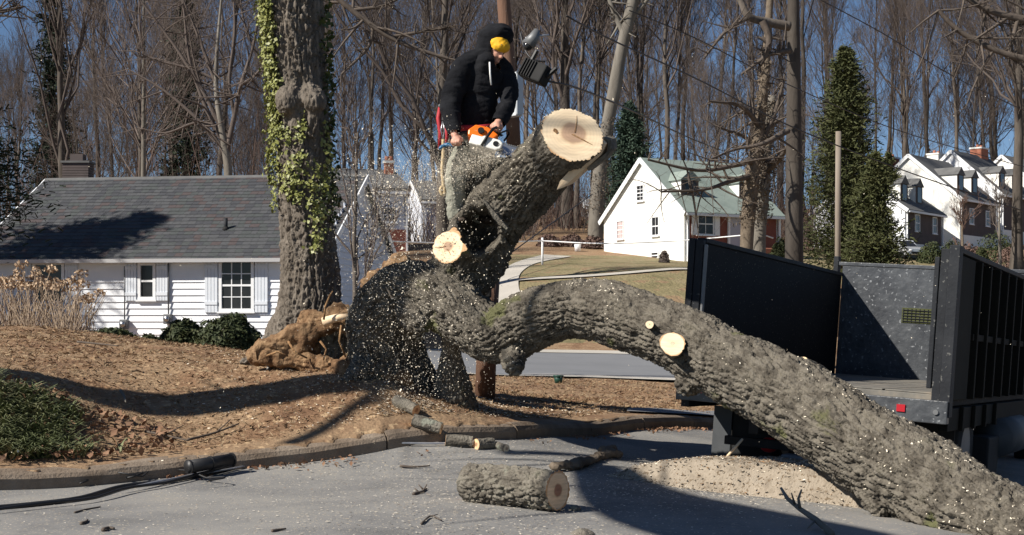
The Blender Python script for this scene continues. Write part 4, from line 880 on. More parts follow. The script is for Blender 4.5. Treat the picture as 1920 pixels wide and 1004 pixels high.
# mesh-covered window slot in the bulkhead
vx0, vx1, vz0, vz1 = .80, 1.24, .68, .86
sl0 = tb('window_slot', (vx0, BL - .008, vz0), (vx1, BL - .001, vz1), MT['juniper'], bk, .003)
for i in range(9): MB().tube([(vx0 + .02 + i * .048, BL - .012, vz0 + .01), (vx0 + .02 + i * .048, BL - .012, vz1 - .01)], .0045, 5).obj('mesh_wire', TB, sl0)
for i in range(5): MB().tube([(vx0 + .01, BL - .017, vz0 + .02 + i * .033), (vx1 - .01, BL - .017, vz0 + .02 + i * .033)], .0045, 5).obj('mesh_wire', TB, sl0)
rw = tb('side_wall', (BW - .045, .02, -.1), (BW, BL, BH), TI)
MB().bb((BW + .001, .03, -.05), (BW + .012, BL, BH - .01)).obj('outer_skin', TO, rw)
tb('rear_stake', (BW - .09, -.05, -.12), (BW - .02, .018, BH + .02), TB, rw); tb('corner_post', (BW - .018, -.09, -.18), (BW + .07, .05, BH + .05), TB, rw); tb('hinge_bar', (BW - .14, -.04, .05), (BW - .10, .012, BH - .05), TB, rw)
tb('top_rail', (BW - .05, .075, BH + .001), (BW + .05, BL, BH + .045), TB, rw)
tb('rear_panel', (BW + .012, .06, -.04), (BW + .05, .80, BH - .02), TO, rw)
for i in range(8): tb('rib', (BW + .013, .92 + i * .52, -.04), (BW + .085, .99 + i * .52, BH - .02), TO, rw)
tb('waist_rail', (BW + .014, .85, .48), (BW + .06, BL, .54), TO, rw)
rs_ = tb('rear_sill', (-.06, -.12, -.235), (BW + .06, -.02, -.045), MT['truck_bulk'])
for x in (.12, BW - .35, BW - .75): MB().bb((x, -.132, -.16), (x + .07, -.121, -.10)).obj('tail_light', MT['red_plastic'], rs_)
MB().tube([(BW - .03, -.135, -.14), (BW - .03, -.10, -.14)], .022, 12).obj('bolt_plate', MT['metal_grey'], rs_)
tb('sub_rail', (BW - .03, .0, -.30), (BW + .05, BL, -.11), TO); tb('sub_rail', (-.05, .0, -.30), (.03, BL, -.11), TB)
for i in range(4): tb('rail_bracket', (BW + .051, .5 + i * .6, -.31), (BW + .085, .56 + i * .6, -.10), TO)
for x in (.62, BW - .72): tb('chassis_rail', (x, -.05, -.48), (x + .09, BL + 2.2, -.24), MT['rubber'])
tb('rear_bumper', (.3, .25, -.62), (BW - .3, .34, -.54), MT['rubber']); tb('axle', (.3, 1.25, -.60), (BW - .3, 1.4, -.45), MT['rubber'])
for x in (.02, .30, BW - .56, BW - .28):
    w = MB().tube([(x, 1.32, -.52), (x + .26, 1.32, -.52)], .41, 28).obj('wheel', MT['rubber'], tr, True)
    MB().tube([(x - .003, 1.32, -.52), (x + .263, 1.32, -.52)], .23, 20).obj('rim', MT['metal_grey'], w)
for x in (.02, BW - .28):
    w = MB().tube([(x, BL + 1.7, -.52), (x + .26, BL + 1.7, -.52)], .41, 28).obj('wheel', MT['rubber'], tr, True); MB().tube([(x - .003, BL + 1.7, -.52), (x + .263, BL + 1.7, -.52)], .23, 20).obj('rim', MT['metal_grey'], w)
MB().add([(.02, .72, -.30), (.20, .72, -.30), (.20, .72, -.86), (.02, .72, -.86), (.02, .735, -.30), (.20, .735, -.30), (.20, .735, -.86), (.02, .735, -.86)], [(3, 2, 1, 0), (4, 5, 6, 7), (0, 1, 5, 4), (2, 3, 7, 6), (1, 2, 6, 5), (0, 4, 7, 3)]).obj('mud_flap', MT['flap_grey'], tr)
MB().bb((.21, .74, -.84), (.60, .76, -.28)).obj('mud_flap', MT['rubber'], tr); MB().bb((BW - .6, .74, -.84), (BW - .02, .76, -.28)).obj('mud_flap', MT['rubber'], tr)
MB().sph((.66, .45, -.60), (.09, .05, .07), 12, 8).obj('hanging_tank', MT['red_plastic'], tr, True); MB().sph((BW - .4, .0, -.33), (.05, .03, .05), 12, 8).obj('marker_light', MT['red_plastic'], tr, True)
hb = MB().tube([(.30, -.02, -.76), (1.15, -.05, -.72)], .045, 10).obj('hitch_bar', MT['metal_grey'], tr, True)
MB().bb((.95, -.14, -.80), (1.16, .04, -.62)).obj('hitch_block', MT['metal_grey'], hb, bevel=.02)
MB().tube([(BW + .02, 2.6, -.46), (BW + .02, 4.2, -.46)], .20, 20).obj('fuel_tank', MT['flap_grey'], tr, True)
MB().bb((BW - .1, 1.9, -.80), (BW + .1, 2.5, -.42)).obj('tool_box', MT['rubber'], tr, bevel=.02)
cb = MB().prism([(.08, BL + .35, -.45), (.08, BL + .35, BH - .08), (.08, BL + 1.5, BH - .08), (.08, BL + 1.75, .45), (.08, BL + 2.7, .35), (.08, BL + 2.75, -.45)], (BW - .16, 0, 0)).obj('cab', TB, tr, bevel=.04)
MB().bb((BW - .079, BL + .6, .55), (BW - .07, BL + 1.4, BH - .2)).obj('side_window', MT['glass_dark'], cb)
# wooden stake leaning under the truck
MB().tube([P(1362, 858, 12.0), P(1392, 824, 12.1)], .012, 6).obj('wooden_stake', MT['wood_pale'], None, True, label='thin pale stick leaning under the rear of the truck', cat='stick')
# ------------------------------------------------------------------ snapped utility pole and what hangs on it
up = thing('utility_pole', 'snapped brown wooden utility pole behind the broken tree', 'utility pole')
gp = hit(909, 750, 15); D = gp.y
pl = [P(909, 758, D), P(914, 600, D), P(922, 470, D + .2), P(948, 372, D + .5), P(964, 290, D + .6), P(960, 200, D + .6), P(951, 90, D + .6), P(944, 0, D + .6), P(938, -90, D + .6)]
MB().tube(pl[:3], [.11, .108, .105], 16).obj('lower_pole', MT['pole_wood'], up, True)
MB().tube(pl[2:5], [.105, .09, .08], 16).obj('cracked_middle', MT['wood_rot'], up, True)
MB().tube(pl[4:], [.08, .078, .076, .074, .07], 16).obj('upper_pole', MT['pole_wood'], up, True)
MB().bb((P(905, 520, D).x, D - .28, P(905, 560, D).z), (P(922, 520, D).x, D - .14, P(905, 535, D).z)).obj('junction_clamp', MT['rubber'], up, bevel=.02)
MB().tube([P(931, 502, D), P(938, 503, D), P(938, 499, D)], .012, 6).obj('step_hook', MT['rubber'], up)
dd = D + .2
bx = MB(); a0 = P(958, 145, dd); a1 = P(972, 212, dd); Mb = Matrix.Translation((a0 + a1) / 2) @ Matrix.Rotation(R(38), 4, 'Z')
o = bx.bb((-.05, -.085, -.24), (.05, .085, .24), Mb).obj('riser_box', MT['box_paint'], up, bevel=.01); MB().bb((-.042, -.097, -.22), (.042, -.087, .22), Mb).obj('door', MT['box_paint'], o)
def hang(name, label, cat, px, py, d, size, rot, mat):
    M = Matrix.Translation(P(px, py, d)) @ Matrix.Rotation(rot, 4, 'Y') @ Matrix.Rotation(R(-35), 4, 'Z'); t = thing(name, label, cat)
    MB().bb([-k / 2 for k in size], [k / 2 for k in size], M).obj('casing', mat, t, bevel=.015); return t, M
t, M = hang('cable_box', 'black cable amplifier box dangling from wires beside the worker', 'cable box', 1004, 136, D - .5, (.32, .16, .20), R(28), MT['rubber'])
for i in range(5): MB().bb((-.13 + i * .035, -.1, -.09), (-.118 + i * .035, -.081, .09), M).obj('cooling_fin', MT['rubber'], t)
MB().tube([M @ Vector((-.12, 0, .1)), M @ Vector((-.12, 0, .22))], .025, 8).obj('cable_port', MT['saw_black'], t); MB().tube([M @ Vector((.16, 0, 0)), M @ Vector((.22, 0, .12))], .025, 8).obj('cable_port', MT['saw_black'], t)
t = thing('street_lamp', 'small grey street lamp head hanging askew on the snapped pole', 'lamp'); M = Matrix.Translation(P(996, 78, D - .2)) @ Matrix.Rotation(R(35), 4, 'Y')
MB().tube([M @ Vector((-.02, 0, .14)), M @ Vector((0, 0, .06)), M @ Vector((0, 0, -.05))], [.03, .06, .08], 14).obj('lamp_shade', MT['metal_grey'], t, True); MB().sph(M @ Vector((0, 0, -.06)), .055, 12, 8).obj('lens', MT['glass_dark'], t, True)
MB().tube([P(985, 72, D - .2), P(1005, 68, D - .2), P(1030, 66, D - .2)], .012, 6).obj('lamp_arm', MT['silver_cable'], t, True)
def wire(label, pts, r=.014, mat='black_cable', name='wire', cat='wire', sag=0, group=None):
    c = catmull([list(P(*p)) for p in pts], 28); return MB().tube([Vector(x) for x in c], r, 5).obj(name, MT[mat], None, True, label=label, cat=cat, group=group)
wire('black wire running down right above the brick cottage to the row houses', [(1062, 30, 24), (1140, 72, 26), (1310, 150, 30), (1480, 236, 34), (1700, 322, 38), (1990, 420, 44)], .017)
wire('black wire sloping from cable box to the brick cottage roof', [(1016, 150, 23), (1090, 168, 25), (1200, 215, 32), (1300, 262, 45), (1380, 292, 66)], .02)
wire('thin wire crossing the tall bare trunk at upper right', [(1180, 20, 30), (1300, 70, 32), (1480, 160, 36), (1700, 250, 42), (1980, 330, 50)], .014)
wire('slack cable hanging from cable box down behind the sawn stem', [(1017, 158, 22.5), (1030, 180, 22.5), (1042, 200, 22.5)], .016)
wire('cable looping from lamp down to the cable box', [(975, 60, 22.8), (985, 95, 22.6), (1000, 112, 22.5), (1022, 116, 22.5)], .016)
wire('wire slanting up through the gap below the sawn stem', [(935, 492, 22.5), (985, 455, 24), (1050, 408, 27), (1110, 365, 30)], .011)
wire('high wire crossing the wood above the far right houses', [(1500, -20, 30), (1650, 60, 33), (1800, 150, 36), (1990, 240, 40)], .013)
# ------------------------------------------------------------------ the worker
DP = 12.85
def Q(px, py, dd=0): return P(px, py, DP + dd)
wk_ = thing('person', 'person in black hooded sweatshirt and yellow cap bending over a chainsaw on the tree', 'person')
def smesh(name, strokes, vox, mat, par, sm=4, fold=0, fscale=9, stretch=(1, 1, 1), step=.2):
    V, N, Fq = blob(strokes, vox, sm, step)
    if fold:
        q = V * np.array(stretch) * fscale; w = fbm(q, 3, 3); r = np.abs(w - .5) * 2; V = V + N * ((.5 - r) * fold)[:, None]
    return V, N, Fq
fd = Vector((.50, -.62, -.60)).normalized()       # where the face points
hc = Q(932, 92, -.06)
up_ = (Vector((.25, -.15, 1)) - fd * Vector((.25, -.15, 1)).dot(fd)).normalized(); rt_ = fd.cross(up_)
def HP(r, u, f): return hc + rt_ * r + up_ * u + fd * f
def hand(cen, palm_n, fing, n_sign):
    """strokes of a fist: cen knuckle centre, fing = direction of the gripped bar, palm_n = towards the wrist"""
    cen = Vector(cen); b = Vector(fing).normalized(); w = (Vector(palm_n) - b * Vector(palm_n).dot(b)).normalized(); o = b.cross(w) * n_sign; S_ = []
    S_.append([(cen + w * .045, (.034, .028, .034)), (cen + w * .015 + o * .012, .036), (cen + b * .02 + o * .016, .03), (cen - b * .02 + o * .016, .03)])
    for i, ln in enumerate((.9, 1.0, .95, .78)):
        k = cen + b * (.036 - i * .024); S_.append([(k + o * .028, .0115), (k + o * .040 - w * .026 * ln, .0108), (k + o * .016 - w * .044 * ln, .0100), (k - o * .016 - w * .036 * ln, .0094), (k - o * .026 - w * .012, .0088)])
    S_.append([(cen + b * .034 + w * .035, .014), (cen + b * .050 + w * .008 - o * .012, .0125), (cen + b * .036 - w * .022 - o * .026, .011)])
    return S_
hR, hL = Q(856, 265, -.36), Q(931, 238, -.30)
bodyS = [[(Q(893, 240), (.14, .10, .12)), (Q(896, 190), (.14, .10, .12)), (Q(902, 140, -.02), (.16, .11, .12)), (Q(912, 112, -.03), .07), (HP(0, -.06, -.05), .062), (HP(0, 0, -.02), .07)],
         [(HP(0, .02, -.02), (.082, .088, .098))], [(HP(0, -.04, .03), (.06, .06, .065))], [(HP(0, -.085, .065), .034)],
         [(HP(0, .0, .088), .014), (HP(0, -.028, .108), .017)], [(HP(0, -.055, .086), (.022, .014, .010))], [(HP(.03, .022, .078), .016)], [(HP(-.03, .022, .078), .016)], [(HP(.0, .03, .082), .016)],
         [(HP(.084, -.005, -.01), (.012, .02, .03))], [(HP(-.084, -.005, -.01), (.012, .02, .03))],
         [(Q(866, 132, -.1), .06), (Q(845, 194, -.2), .05), (Q(850, 246, -.33), .034), (hR + Vector((-.012, 0, .05)), .03)],
         [(Q(943, 132, .1), .06), (Q(952, 192, -.06), .05), (Q(936, 228, -.25), .033), (hL + Vector((.01, .01, .045)), .03)],
         [(Q(882, 245), .09), (Q(858, 320, -.05), .07), (Q(857, 395), .05)], [(Q(906, 245, .08), .09), (Q(904, 320, .08), .07), (Q(900, 395, .1), .05)]]
bodyS += hand(hR, (-.05, .25, 1), (.93, -.25, .18), 1) + hand(hL, (.15, .25, 1), (.80, -.35, -.3), 1)
V, N, Fq = blob(bodyS, .0072, 2, .18)
ob('body', mesh_np('body', V, Fq, [MT['skin']], None, True), wk_)
hood = [[(Q(894, 250), (.185, .15, .10)), (Q(893, 225), (.185, .15, .13)), (Q(896, 180, -.01), (.195, .155, .14)), (Q(902, 145, -.02), (.20, .15, .13)), (Q(908, 120, -.02), (.15, .125, .10))],
        [(Q(868, 128, -.08), .092), (Q(885, 118, -.04), .098), (Q(905, 112), .10), (Q(928, 118, .05), .09), (Q(944, 131, .09), .088)],
        [(Q(866, 132, -.1), .105), (Q(853, 165, -.16), .098), (Q(845, 194, -.20), .092), (Q(846, 222, -.27), .076), (Q(850, 246, -.33), .057)],
        [(Q(944, 134, .1), .095), (Q(952, 165, .02), .088), (Q(952, 192, -.06), .082), (Q(944, 214, -.17), .068), (Q(936, 229, -.25), .054)],
        [(Q(912, 108, 0), .13), (Q(918, 92, .03), (.135, .15, .14)), (Q(926, 74, .01), (.14, .15, .135)), (Q(936, 66, -.03), (.13, .135, .105))],
        [(Q(905, 130, -.12), .06), (Q(912, 115, -.13), .07), (Q(930, 122, -.10), .06)]]
V, N, Fq = blob(hood, .0105, 4, .2)
fold = np.abs(fbm(V * np.array([7, 7, 20.]), 3, 3) - .5) * 2; fold2 = np.abs(fbm(V * 5, 2, 13) - .5) * 2
V = V + N * ((.45 - fold) * .020 + (.4 - fold2) * .03)[:, None]
# open the hood round the face and the sleeves / hem
oc = np.array(HP(0, -.005, .135)); q = V - oc; e = np.sqrt(((q @ np.array(rt_)) / .098) ** 2 + ((q @ np.array(up_)) / .118) ** 2 + ((q @ np.array(fd)) / .15) ** 2)
keep = e > 1.0
for wp, dr in ((Q(850, 246, -.33), Q(850, 246, -.33) - Q(846, 222, -.27)), (Q(936, 229, -.25), Q(936, 229, -.25) - Q(944, 214, -.17))):
    dr = np.array(dr.normalized()); qq = V - np.array(wp); keep &= ~((qq @ dr > .03) & (np.linalg.norm(qq, axis=1) < .14))
Fk = Fq[keep[Fq].all(1)]
ob('hoodie', mesh_np('hoodie', V, Fk, [MT['hoodie']], None, True), wk_, label='black hooded sweatshirt with the hood up')
# thickened hood edge
th = np.linspace(0, 2 * math.pi, 40)
rimp = [HP(.100 * math.cos(a), -.005 + .120 * math.sin(a), .085 + .02 * math.cos(2 * a)) for a in th]
capS = [[(HP(0, .045, -.01), (.098, .102, .085))], [(HP(0, .035, .03), (.094, .092, .066))]]
V, N, Fq = blob(capS, .008, 4); V = V + N * ((fbm(V * 60, 2, 2) - .5) * .006)[:, None]; q = V - np.array(hc)
kp = (q @ np.array(up_)) > .012 + .0 * (q @ np.array(fd)); ob('cap', mesh_np('cap', V, Fq[kp[Fq].any(1)], [MT['cap_yellow']], None, True), wk_, label='yellow knitted cap')
pc = HP(-.05, .055, .075); MB().bb((-.022, -.004, -.015), (.022, .004, .015), Matrix.Translation(HP(.055, .06, .078)) @ (-(fd * .7 + rt_ * .7)).to_track_quat('Y', 'Z').to_matrix().to_4x4()).obj('cap_badge', MT['cap_patch'], wk_, bevel=.003)
for x0, x1 in ((918, 921),):
    MB().tube([Q(x0, 117, -.20), Q(x0 + 1, 138, -.215), Q(x1, 160 if x0 < 920 else 146, -.21)], .008, 6).obj('drawstring', MT['white_cord'], wk_, True)
leg = [[(Q(880, 236), (.15, .13, .10)), (Q(875, 265), (.125, .125, .11)), (Q(862, 300, -.03), .108), (Q(855, 330, -.05), .10), (Q(855, 365, -.03), .095), (Q(856, 392), .092), (Q(857, 402), .088)], [(Q(908, 236, .06), (.14, .13, .10)), (Q(907, 275, .08), .115), (Q(904, 325, .08), .10), (Q(902, 370, .1), .092), (Q(900, 402, .1), .086)]]
V, N, Fq = blob(leg, .011, 4); fold = np.abs(fbm(V * np.array([6, 6, 16.]), 3, 5) - .5) * 2; V = V + N * ((.4 - fold) * .03)[:, None]
ob('trousers', mesh_np('trousers', V, Fq, [MT['trousers']], None, True), wk_, label='loose olive grey work trousers')
for a, b in ((Q(857, 404), Q(868, 413, -.16)), (Q(900, 404, .1), Q(914, 413, -.04))):
    V, N, Fq = blob([[(a, (.06, .065, .06)), (a * .5 + b * .5 + Vector((0, 0, -.01)), (.05, .055, .042)), (b, (.048, .05, .034))]], .008, 2); ob('boot', mesh_np('boot', V, Fq, [MT['boot']], None, True), wk_)
hn = thing('climbing_harness', 'red and grey climbing harness with hanging clips at the worker\'s hip', 'harness')
MB().tube([Q(826, 198, -.12), Q(822, 222, -.15), Q(826, 250, -.15), Q(824, 280, -.12)], [.018, .022, .02, .016], 8).obj('red_strap', MT['strap_red'], hn, True)
MB().tube([Q(836, 232, -.2), Q(838, 255, -.2), Q(836, 275, -.2)], .015, 8).obj('red_strap', MT['strap_red'], hn, True)
MB().tube([Q(824, 200, -.15), Q(830, 196, -.17), Q(836, 204, -.17), Q(832, 226, -.18)], .02, 8).obj('webbing', MT['metal_grey'], hn, True)
MB().tube([Q(830, 228, -.2), Q(827, 245, -.2), Q(830, 262, -.2), Q(834, 245, -.2), Q(830, 228, -.2)], .007, 6).obj('carabiner', MT['steel'], hn, True)
MB().tube([Q(840, 248, -.08), Q(868, 240, -.16), Q(900, 240, -.18), Q(925, 238, -.1)], .028, 8).obj('belt', MT['strap_red'], hn, True)
V, N, Fq = blob([[(Q(825, 278, -.2), .018), (Q(836, 272, -.22), .02), (Q(850, 273, -.24), .014)]], .006, 1); V = V + N * ((fbm(V * 40, 2, 1) - .5) * .015)[:, None]
ob('rope_knot', mesh_np('rope_knot', V, Fq, [MT['clip_blue']], None, True), hn)
rp_ = [Q(831, 262, -.2), Q(831, 290, -.2), Q(829, 320, -.2), Q(832, 350, -.2), Q(834, 362, -.2), Q(829, 366, -.2), Q(826, 356, -.2), Q(832, 346, -.2)]
c = catmull([list(p) for p in rp_], 40); MB().tube([Vector(x) for x in c], .016, 8).obj('lanyard_rope', MT['rope_tan'], None, True, label='tan braided lanyard rope dangling beside the worker\'s leg', cat='rope')
# ------------------------------------------------------------------ chainsaw
cs = thing('chainsaw', 'orange and white chainsaw gripped in the worker\'s hands', 'chainsaw')
e1 = Vector((.955, -.12, -.27)).normalized(); e3 = Vector((.20, .38, .90)); e3 = (e3 - e1 * e3.dot(e1)).normalized(); e2 = e3.cross(e1)
CM = Matrix.Translation(Q(902, 271, -.36)) @ Matrix(((e1.x, e2.x, e3.x), (e1.y, e2.y, e3.y), (e1.z, e2.z, e3.z))).to_4x4()
MB().prism([(-.10, -.06, -.05), (.13, -.06, -.05), (.13, -.06, .03), (.05, -.06, .05), (-.10, -.06, .05)], (0, .15, 0), CM).obj('engine_block', MT['saw_white'], cs, bevel=.012)
MB().prism([(-.135, -.05, .03), (.10, -.05, .052), (.13, -.05, .115), (.02, -.05, .165), (-.10, -.05, .16), (-.15, -.05, .09)], (0, .135, 0), CM).obj('top_cover', MT['saw_orange'], cs, bevel=.014)
MB().prism([(-.02, -.10, -.068), (.16, -.10, -.072), (.20, -.10, -.045), (.205, -.10, .012), (.17, -.10, .04), (.02, -.10, .046), (-.045, -.10, -.02)], (0, .045, 0), CM).obj('clutch_cover', MT['saw_white'], cs, bevel=.012)
MB().tube([CM @ Vector((.145, -.101, -.012)), CM @ Vector((.145, -.108, -.012))], .026, 14).obj('vent', MT['saw_black'], cs)
MB().bb((.055, -.104, -.06), (.059, -.098, .04), CM).obj('cover_seam', MT['saw_black'], cs)
MB().tube([CM @ Vector(p) for p in ((.03, -.105, -.07), (.05, -.12, .02), (.075, -.11, .12), (.09, -.06, .175), (.095, .02, .185), (.085, .09, .16), (.07, .11, .06))], .013, 10).obj('front_handle', MT['saw_black'], cs, True)
MB().tube([CM @ Vector(p) for p in ((-.10, .02, .10), (-.17, .01, .085), (-.235, .0, .04), (-.22, .0, -.03), (-.10, .0, -.045))], [.018, .017, .018, .015, .018], 10).obj('rear_handle', MT['saw_black'], cs, True)
MB().tube([CM @ Vector(p) for p in ((.15, -.07, .13), (.19, -.02, .20), (.20, .05, .21), (.17, .10, .15))], .009, 8).obj('hand_guard', MT['saw_black'], cs, True)
MB().tube([CM @ Vector((-.03, -.055, .10)), CM @ Vector((-.03, -.075, .10))], .03, 12).obj('knob', MT['saw_black'], cs)
br = MB().prism([(.18, -.03, -.05), (.56, -.03, -.042), (.60, -.03, -.02), (.61, -.03, .0), (.60, -.03, .02), (.56, -.03, .042), (.18, -.03, .045)], (0, .008, 0), CM).obj('guide_bar', MT['steel'], cs)
for k in range(22):
    x = .19 + k * .018
    for z in (-.056, .052): MB().bb((x, -.032, z - .006), (x + .012, -.02, z + .006), CM).obj('chain_link', MT['metal_grey'], br)
# ------------------------------------------------------------------ bare trees
def bare_tree(seed, h, r0, spread=.55, n1=26, fork=.35, lean=0, twig=True, up=.75, n2=7, n3=6, n4=3, wob=.03):
    """skeleton grown level by level; returns trunk (V,F) and crown (V,F) arrays"""
    rng = np.random.default_rng(seed); K0 = 12
    z = np.linspace(0, h, K0); path = np.stack([np.cumsum(rng.normal(0, wob * h / K0, K0)) + lean * z, np.cumsum(rng.normal(0, wob * h / K0, K0)), z], 1); path[0] = 0
    rad = r0 * (1 - z / h) ** .75 + .02; rad[0] *= 1.35
    trunk = batch_tubes(path[None], rad[None], 9); parts = []
    def grow(P0, D0, R0, L0, n, ang, k, sides, t0=.25, upw=.3, shrink=.5, lenf=.55):
        """children of polylines: P0 (N,K,3), R0 (N,K), L0 (N,)"""
        N, K, _ = P0.shape; t = rng.uniform(t0, .98, (N, n)); u = t * (K - 1); i = np.minimum(u.astype(int), K - 2); f = (u - i)[..., None]; ii = np.arange(N)[:, None]
        st = P0[ii, i] * (1 - f) + P0[ii, i + 1] * f; d = P0[ii, i + 1] - P0[ii, i]; d /= np.linalg.norm(d, axis=2, keepdims=True) + 1e-9
        rr = R0[ii, i] * (1 - f[..., 0]) + R0[ii, i + 1] * f[..., 0]
        s = rng.normal(size=(N, n, 3)); s -= d * (s * d).sum(2, keepdims=True); s /= np.linalg.norm(s, axis=2, keepdims=True) + 1e-9
        a = rng.normal(ang, .18, (N, n, 1)); dr = d * np.cos(a) + s * np.sin(a); dr[..., 2] += upw * .3; dr /= np.linalg.norm(dr, axis=2, keepdims=True)
        L = (L0[:, None] * lenf * (1.15 - .75 * t) * rng.uniform(.6, 1.3, (N, n)))[..., None]
        w = np.linspace(0, 1, k)[None, None, :, None]; bend = rng.normal(size=(N, n, 1, 3)) * .18; bend[..., 2] += upw * .45
        pa = st[:, :, None] + dr[:, :, None] * L[:, :, None] * w + bend * L[:, :, None] * w ** 2
        pa += rng.normal(size=pa.shape) * (L[:, :, None] * .02) * (w > 0)
        r1 = np.minimum(rr * shrink * rng.uniform(.7, 1.1, rr.shape), 9)[..., None] * (1 - .8 * w[..., 0]) + .004
        pa = pa.reshape(N * n, k, 3); r1 = r1.reshape(N * n, k); return pa, r1, L.reshape(-1)
    p1, r1, l1 = grow(path[None], None, rad[None], np.array([h]), n1, spread, 7, 5, fork, up, .46, .50); parts.append(batch_tubes(p1, r1, 5))
    p2, r2, l2 = grow(p1, None, r1, l1, n2, .62, 5, 4, .2, up, .6, .55); parts.append(batch_tubes(p2, np.maximum(r2 * .8, .010), 4))
    p3, r3, l3 = grow(p2, None, r2, l2, n3, .6, 4, 3, .15, up * .8, .6, .6); parts.append(batch_tubes(p3, np.maximum(r3 * .8, .007), 3))
    if n4:
        p4, r4, l4 = grow(p3, None, r3, l3, n4, .6, 3, 3, .15, up * .6, .6, .75); parts.append(batch_tubes(p4, np.maximum(r4 * .7, .0055), 3))
    V, Fs = joinVF(parts); return trunk, (V, np.vstack(Fs))
def tree_meshes(seed, bm='bark_far', tm='twigs_far', **k):
    (tv, tf), (cv, cf) = bare_tree(seed, **k); return mesh_np('trunk', tv, tf, [MT[bm]], None, True), mesh_np('crown', cv, cf, [MT[tm]])
def place_tree(ms, M, name, label, group=None):
    t = thing(name, label, 'tree', M, group); ob('trunk', ms[0], t); ob('crown', ms[1], t); return t
kinds = [tree_meshes(101, h=27, r0=.30, spread=.75, n1=24, fork=.36, up=.45, wob=.06), tree_meshes(102, h=25, r0=.24, spread=.5, n1=20, fork=.45, up=.8, wob=.05), tree_meshes(103, h=22, r0=.20, spread=.85, n1=26, fork=.28, up=.35, wob=.08), tree_meshes(104, h=29, r0=.30, spread=.6, n1=22, fork=.5, up=.6, wob=.05), tree_meshes(105, h=17, r0=.13, spread=.7, n1=22, fork=.2, up=.5, wob=.09), tree_meshes(106, h=24, r0=.19, spread=.55, n1=20, fork=.5, up=.8, wob=.06), tree_meshes(107, h=15, r0=.10, spread=.6, n1=20, fork=.2, up=.5, wob=.10)]
zone = lambda px: ('left of the white house chimney' if px < 120 else 'behind the white house roof' if px < 520 else 'between ivy trunk and worker' if px < 830 else 'behind the sawn stem' if px < 1180 else 'above the brick cottage' if px < 1470 else 'behind the tall evergreen' if px < 1690 else 'behind the row of houses')
rf = np.random.default_rng(77); spots = []
ORD = ['first', 'second', 'third', 'fourth', 'fifth', 'sixth', 'seventh', 'eighth', 'ninth', 'tenth', 'eleventh', 'twelfth', 'thirteenth', 'fourteenth', 'fifteenth', 'sixteenth', 'seventeenth', 'eighteenth', 'nineteenth', 'twentieth']
ORD += ['twenty-' + w for w in ORD[:9]] + ['thirtieth'] + ['thirty-' + w for w in ORD[:9]] + ['fortieth'] + ['forty-' + w for w in ORD[:9]] + ['fiftieth'] + ['fifty-' + w for w in ORD[:9]]
for i in range(190):
    px = -280 + 2480 * ((i * .618034) % 1.0) + rf.uniform(-15, 15); d = rf.uniform(96, 180) if px > 560 else rf.uniform(76, 165)
    if px > 1630: d = rf.uniform(142, 190)
    spots.append((px, d, int(rf.integers(len(kinds))), rf.uniform(.75, 1.15) * (1.0 if px > 190 else .66) * (d / 125 if px > 560 else d / 112) ** .5, rf.uniform(0, 6.28)))
cnt = {}
for px, d, k, s, rot in sorted(spots):
    x = (px - CX) / FPX * d; zn = zone(px); cnt[zn] = cnt.get(zn, -1) + 1
    place_tree(kinds[k], Matrix.Translation((x, d, Z(x, d) - .1)) @ Matrix.Rotation(rot * 3, 4, 'Z') @ Matrix.Rotation(rf.normal(0, .06), 4, 'X') @ Matrix.Rotation(rot, 4, 'Z') @ Matrix.Diagonal((s * .8, s * .8, s, 1)), 'bare_tree', '%s from left of the bare trees in the wood %s' % (ORD[cnt[zn]], zn), 'bare trees in the wood ' + zn)
# trees one can tell apart
def special(name, label, px, py, d, ms, rot=0, s=1): 
    x = (px - CX) / FPX * d; return place_tree(ms, Matrix.Translation((x, d, Z(x, d) - .05)) @ Matrix.Rotation(rot, 4, 'Z') @ Matrix.Scale(s, 4), name, label)
special('slim_tree', 'slim pale leaning tree standing behind the white roof', 265, 420, 66, tree_meshes(202, 'bark_pale', 'twigs_far', h=17, r0=.14, spread=.5, n1=14, fork=.3, lean=-.12), 2.0)
special('twin_tree', 'tall dark tree with upright limbs left above the white roof', 118, 420, 68, tree_meshes(203, h=20, r0=.22, spread=.35, n1=20, fork=.3, up=1.3), 2.0)
special('street_tree', 'thick straight dark trunk rising behind the truck bed', 1487, 560, 40, tree_meshes(204, h=19, r0=.29, spread=.9, n1=14, fork=.42, up=.5, n2=6, n3=5, n4=2, wob=.008), .4)
special('forked_tree', 'dark trunk with limbs spreading just left of the worker\'s shoulder', 826, 400, 58, tree_meshes(205, h=17, r0=.30, spread=.7, n1=16, fork=.3, up=.8), .9)
special('big_oak', 'big dark tree with many limbs right behind the sawn stem', 1065, 430, 101, tree_meshes(206, h=25, r0=.48, spread=.55, n1=20, fork=.3, up=.9), 1.9)
special('right_tree', 'spreading bare tree over the row houses at right edge', 1905, 470, 85, tree_meshes(207, h=24, r0=.34, spread=.85, n1=18, fork=.35, up=.5), 2.9)
special('young_tree', 'small bare ornamental tree before the cream gabled house', 1806, 482, 82, tree_meshes(208, 'bark_vine', 'twigs_red', h=3.9, r0=.09, spread=.6, n1=12, fork=.15, n4=0), 0)
special('young_tree', 'small pale bare tree before the bluish white house', 1876, 480, 84, tree_meshes(209, 'bark_pale', 'twigs_far', h=5.0, r0=.10, spread=.7, n1=12, fork=.25, n4=0), 0)
special('sapling', 'thin dark sapling rising in front of the shaded blue house', 664, 548, 30, tree_meshes(210, 'bark_far', 'twigs_far', h=5.2, r0=.05, spread=.7, n1=14, fork=.25, up=.6, n2=5, n3=4, n4=0), 1.1)
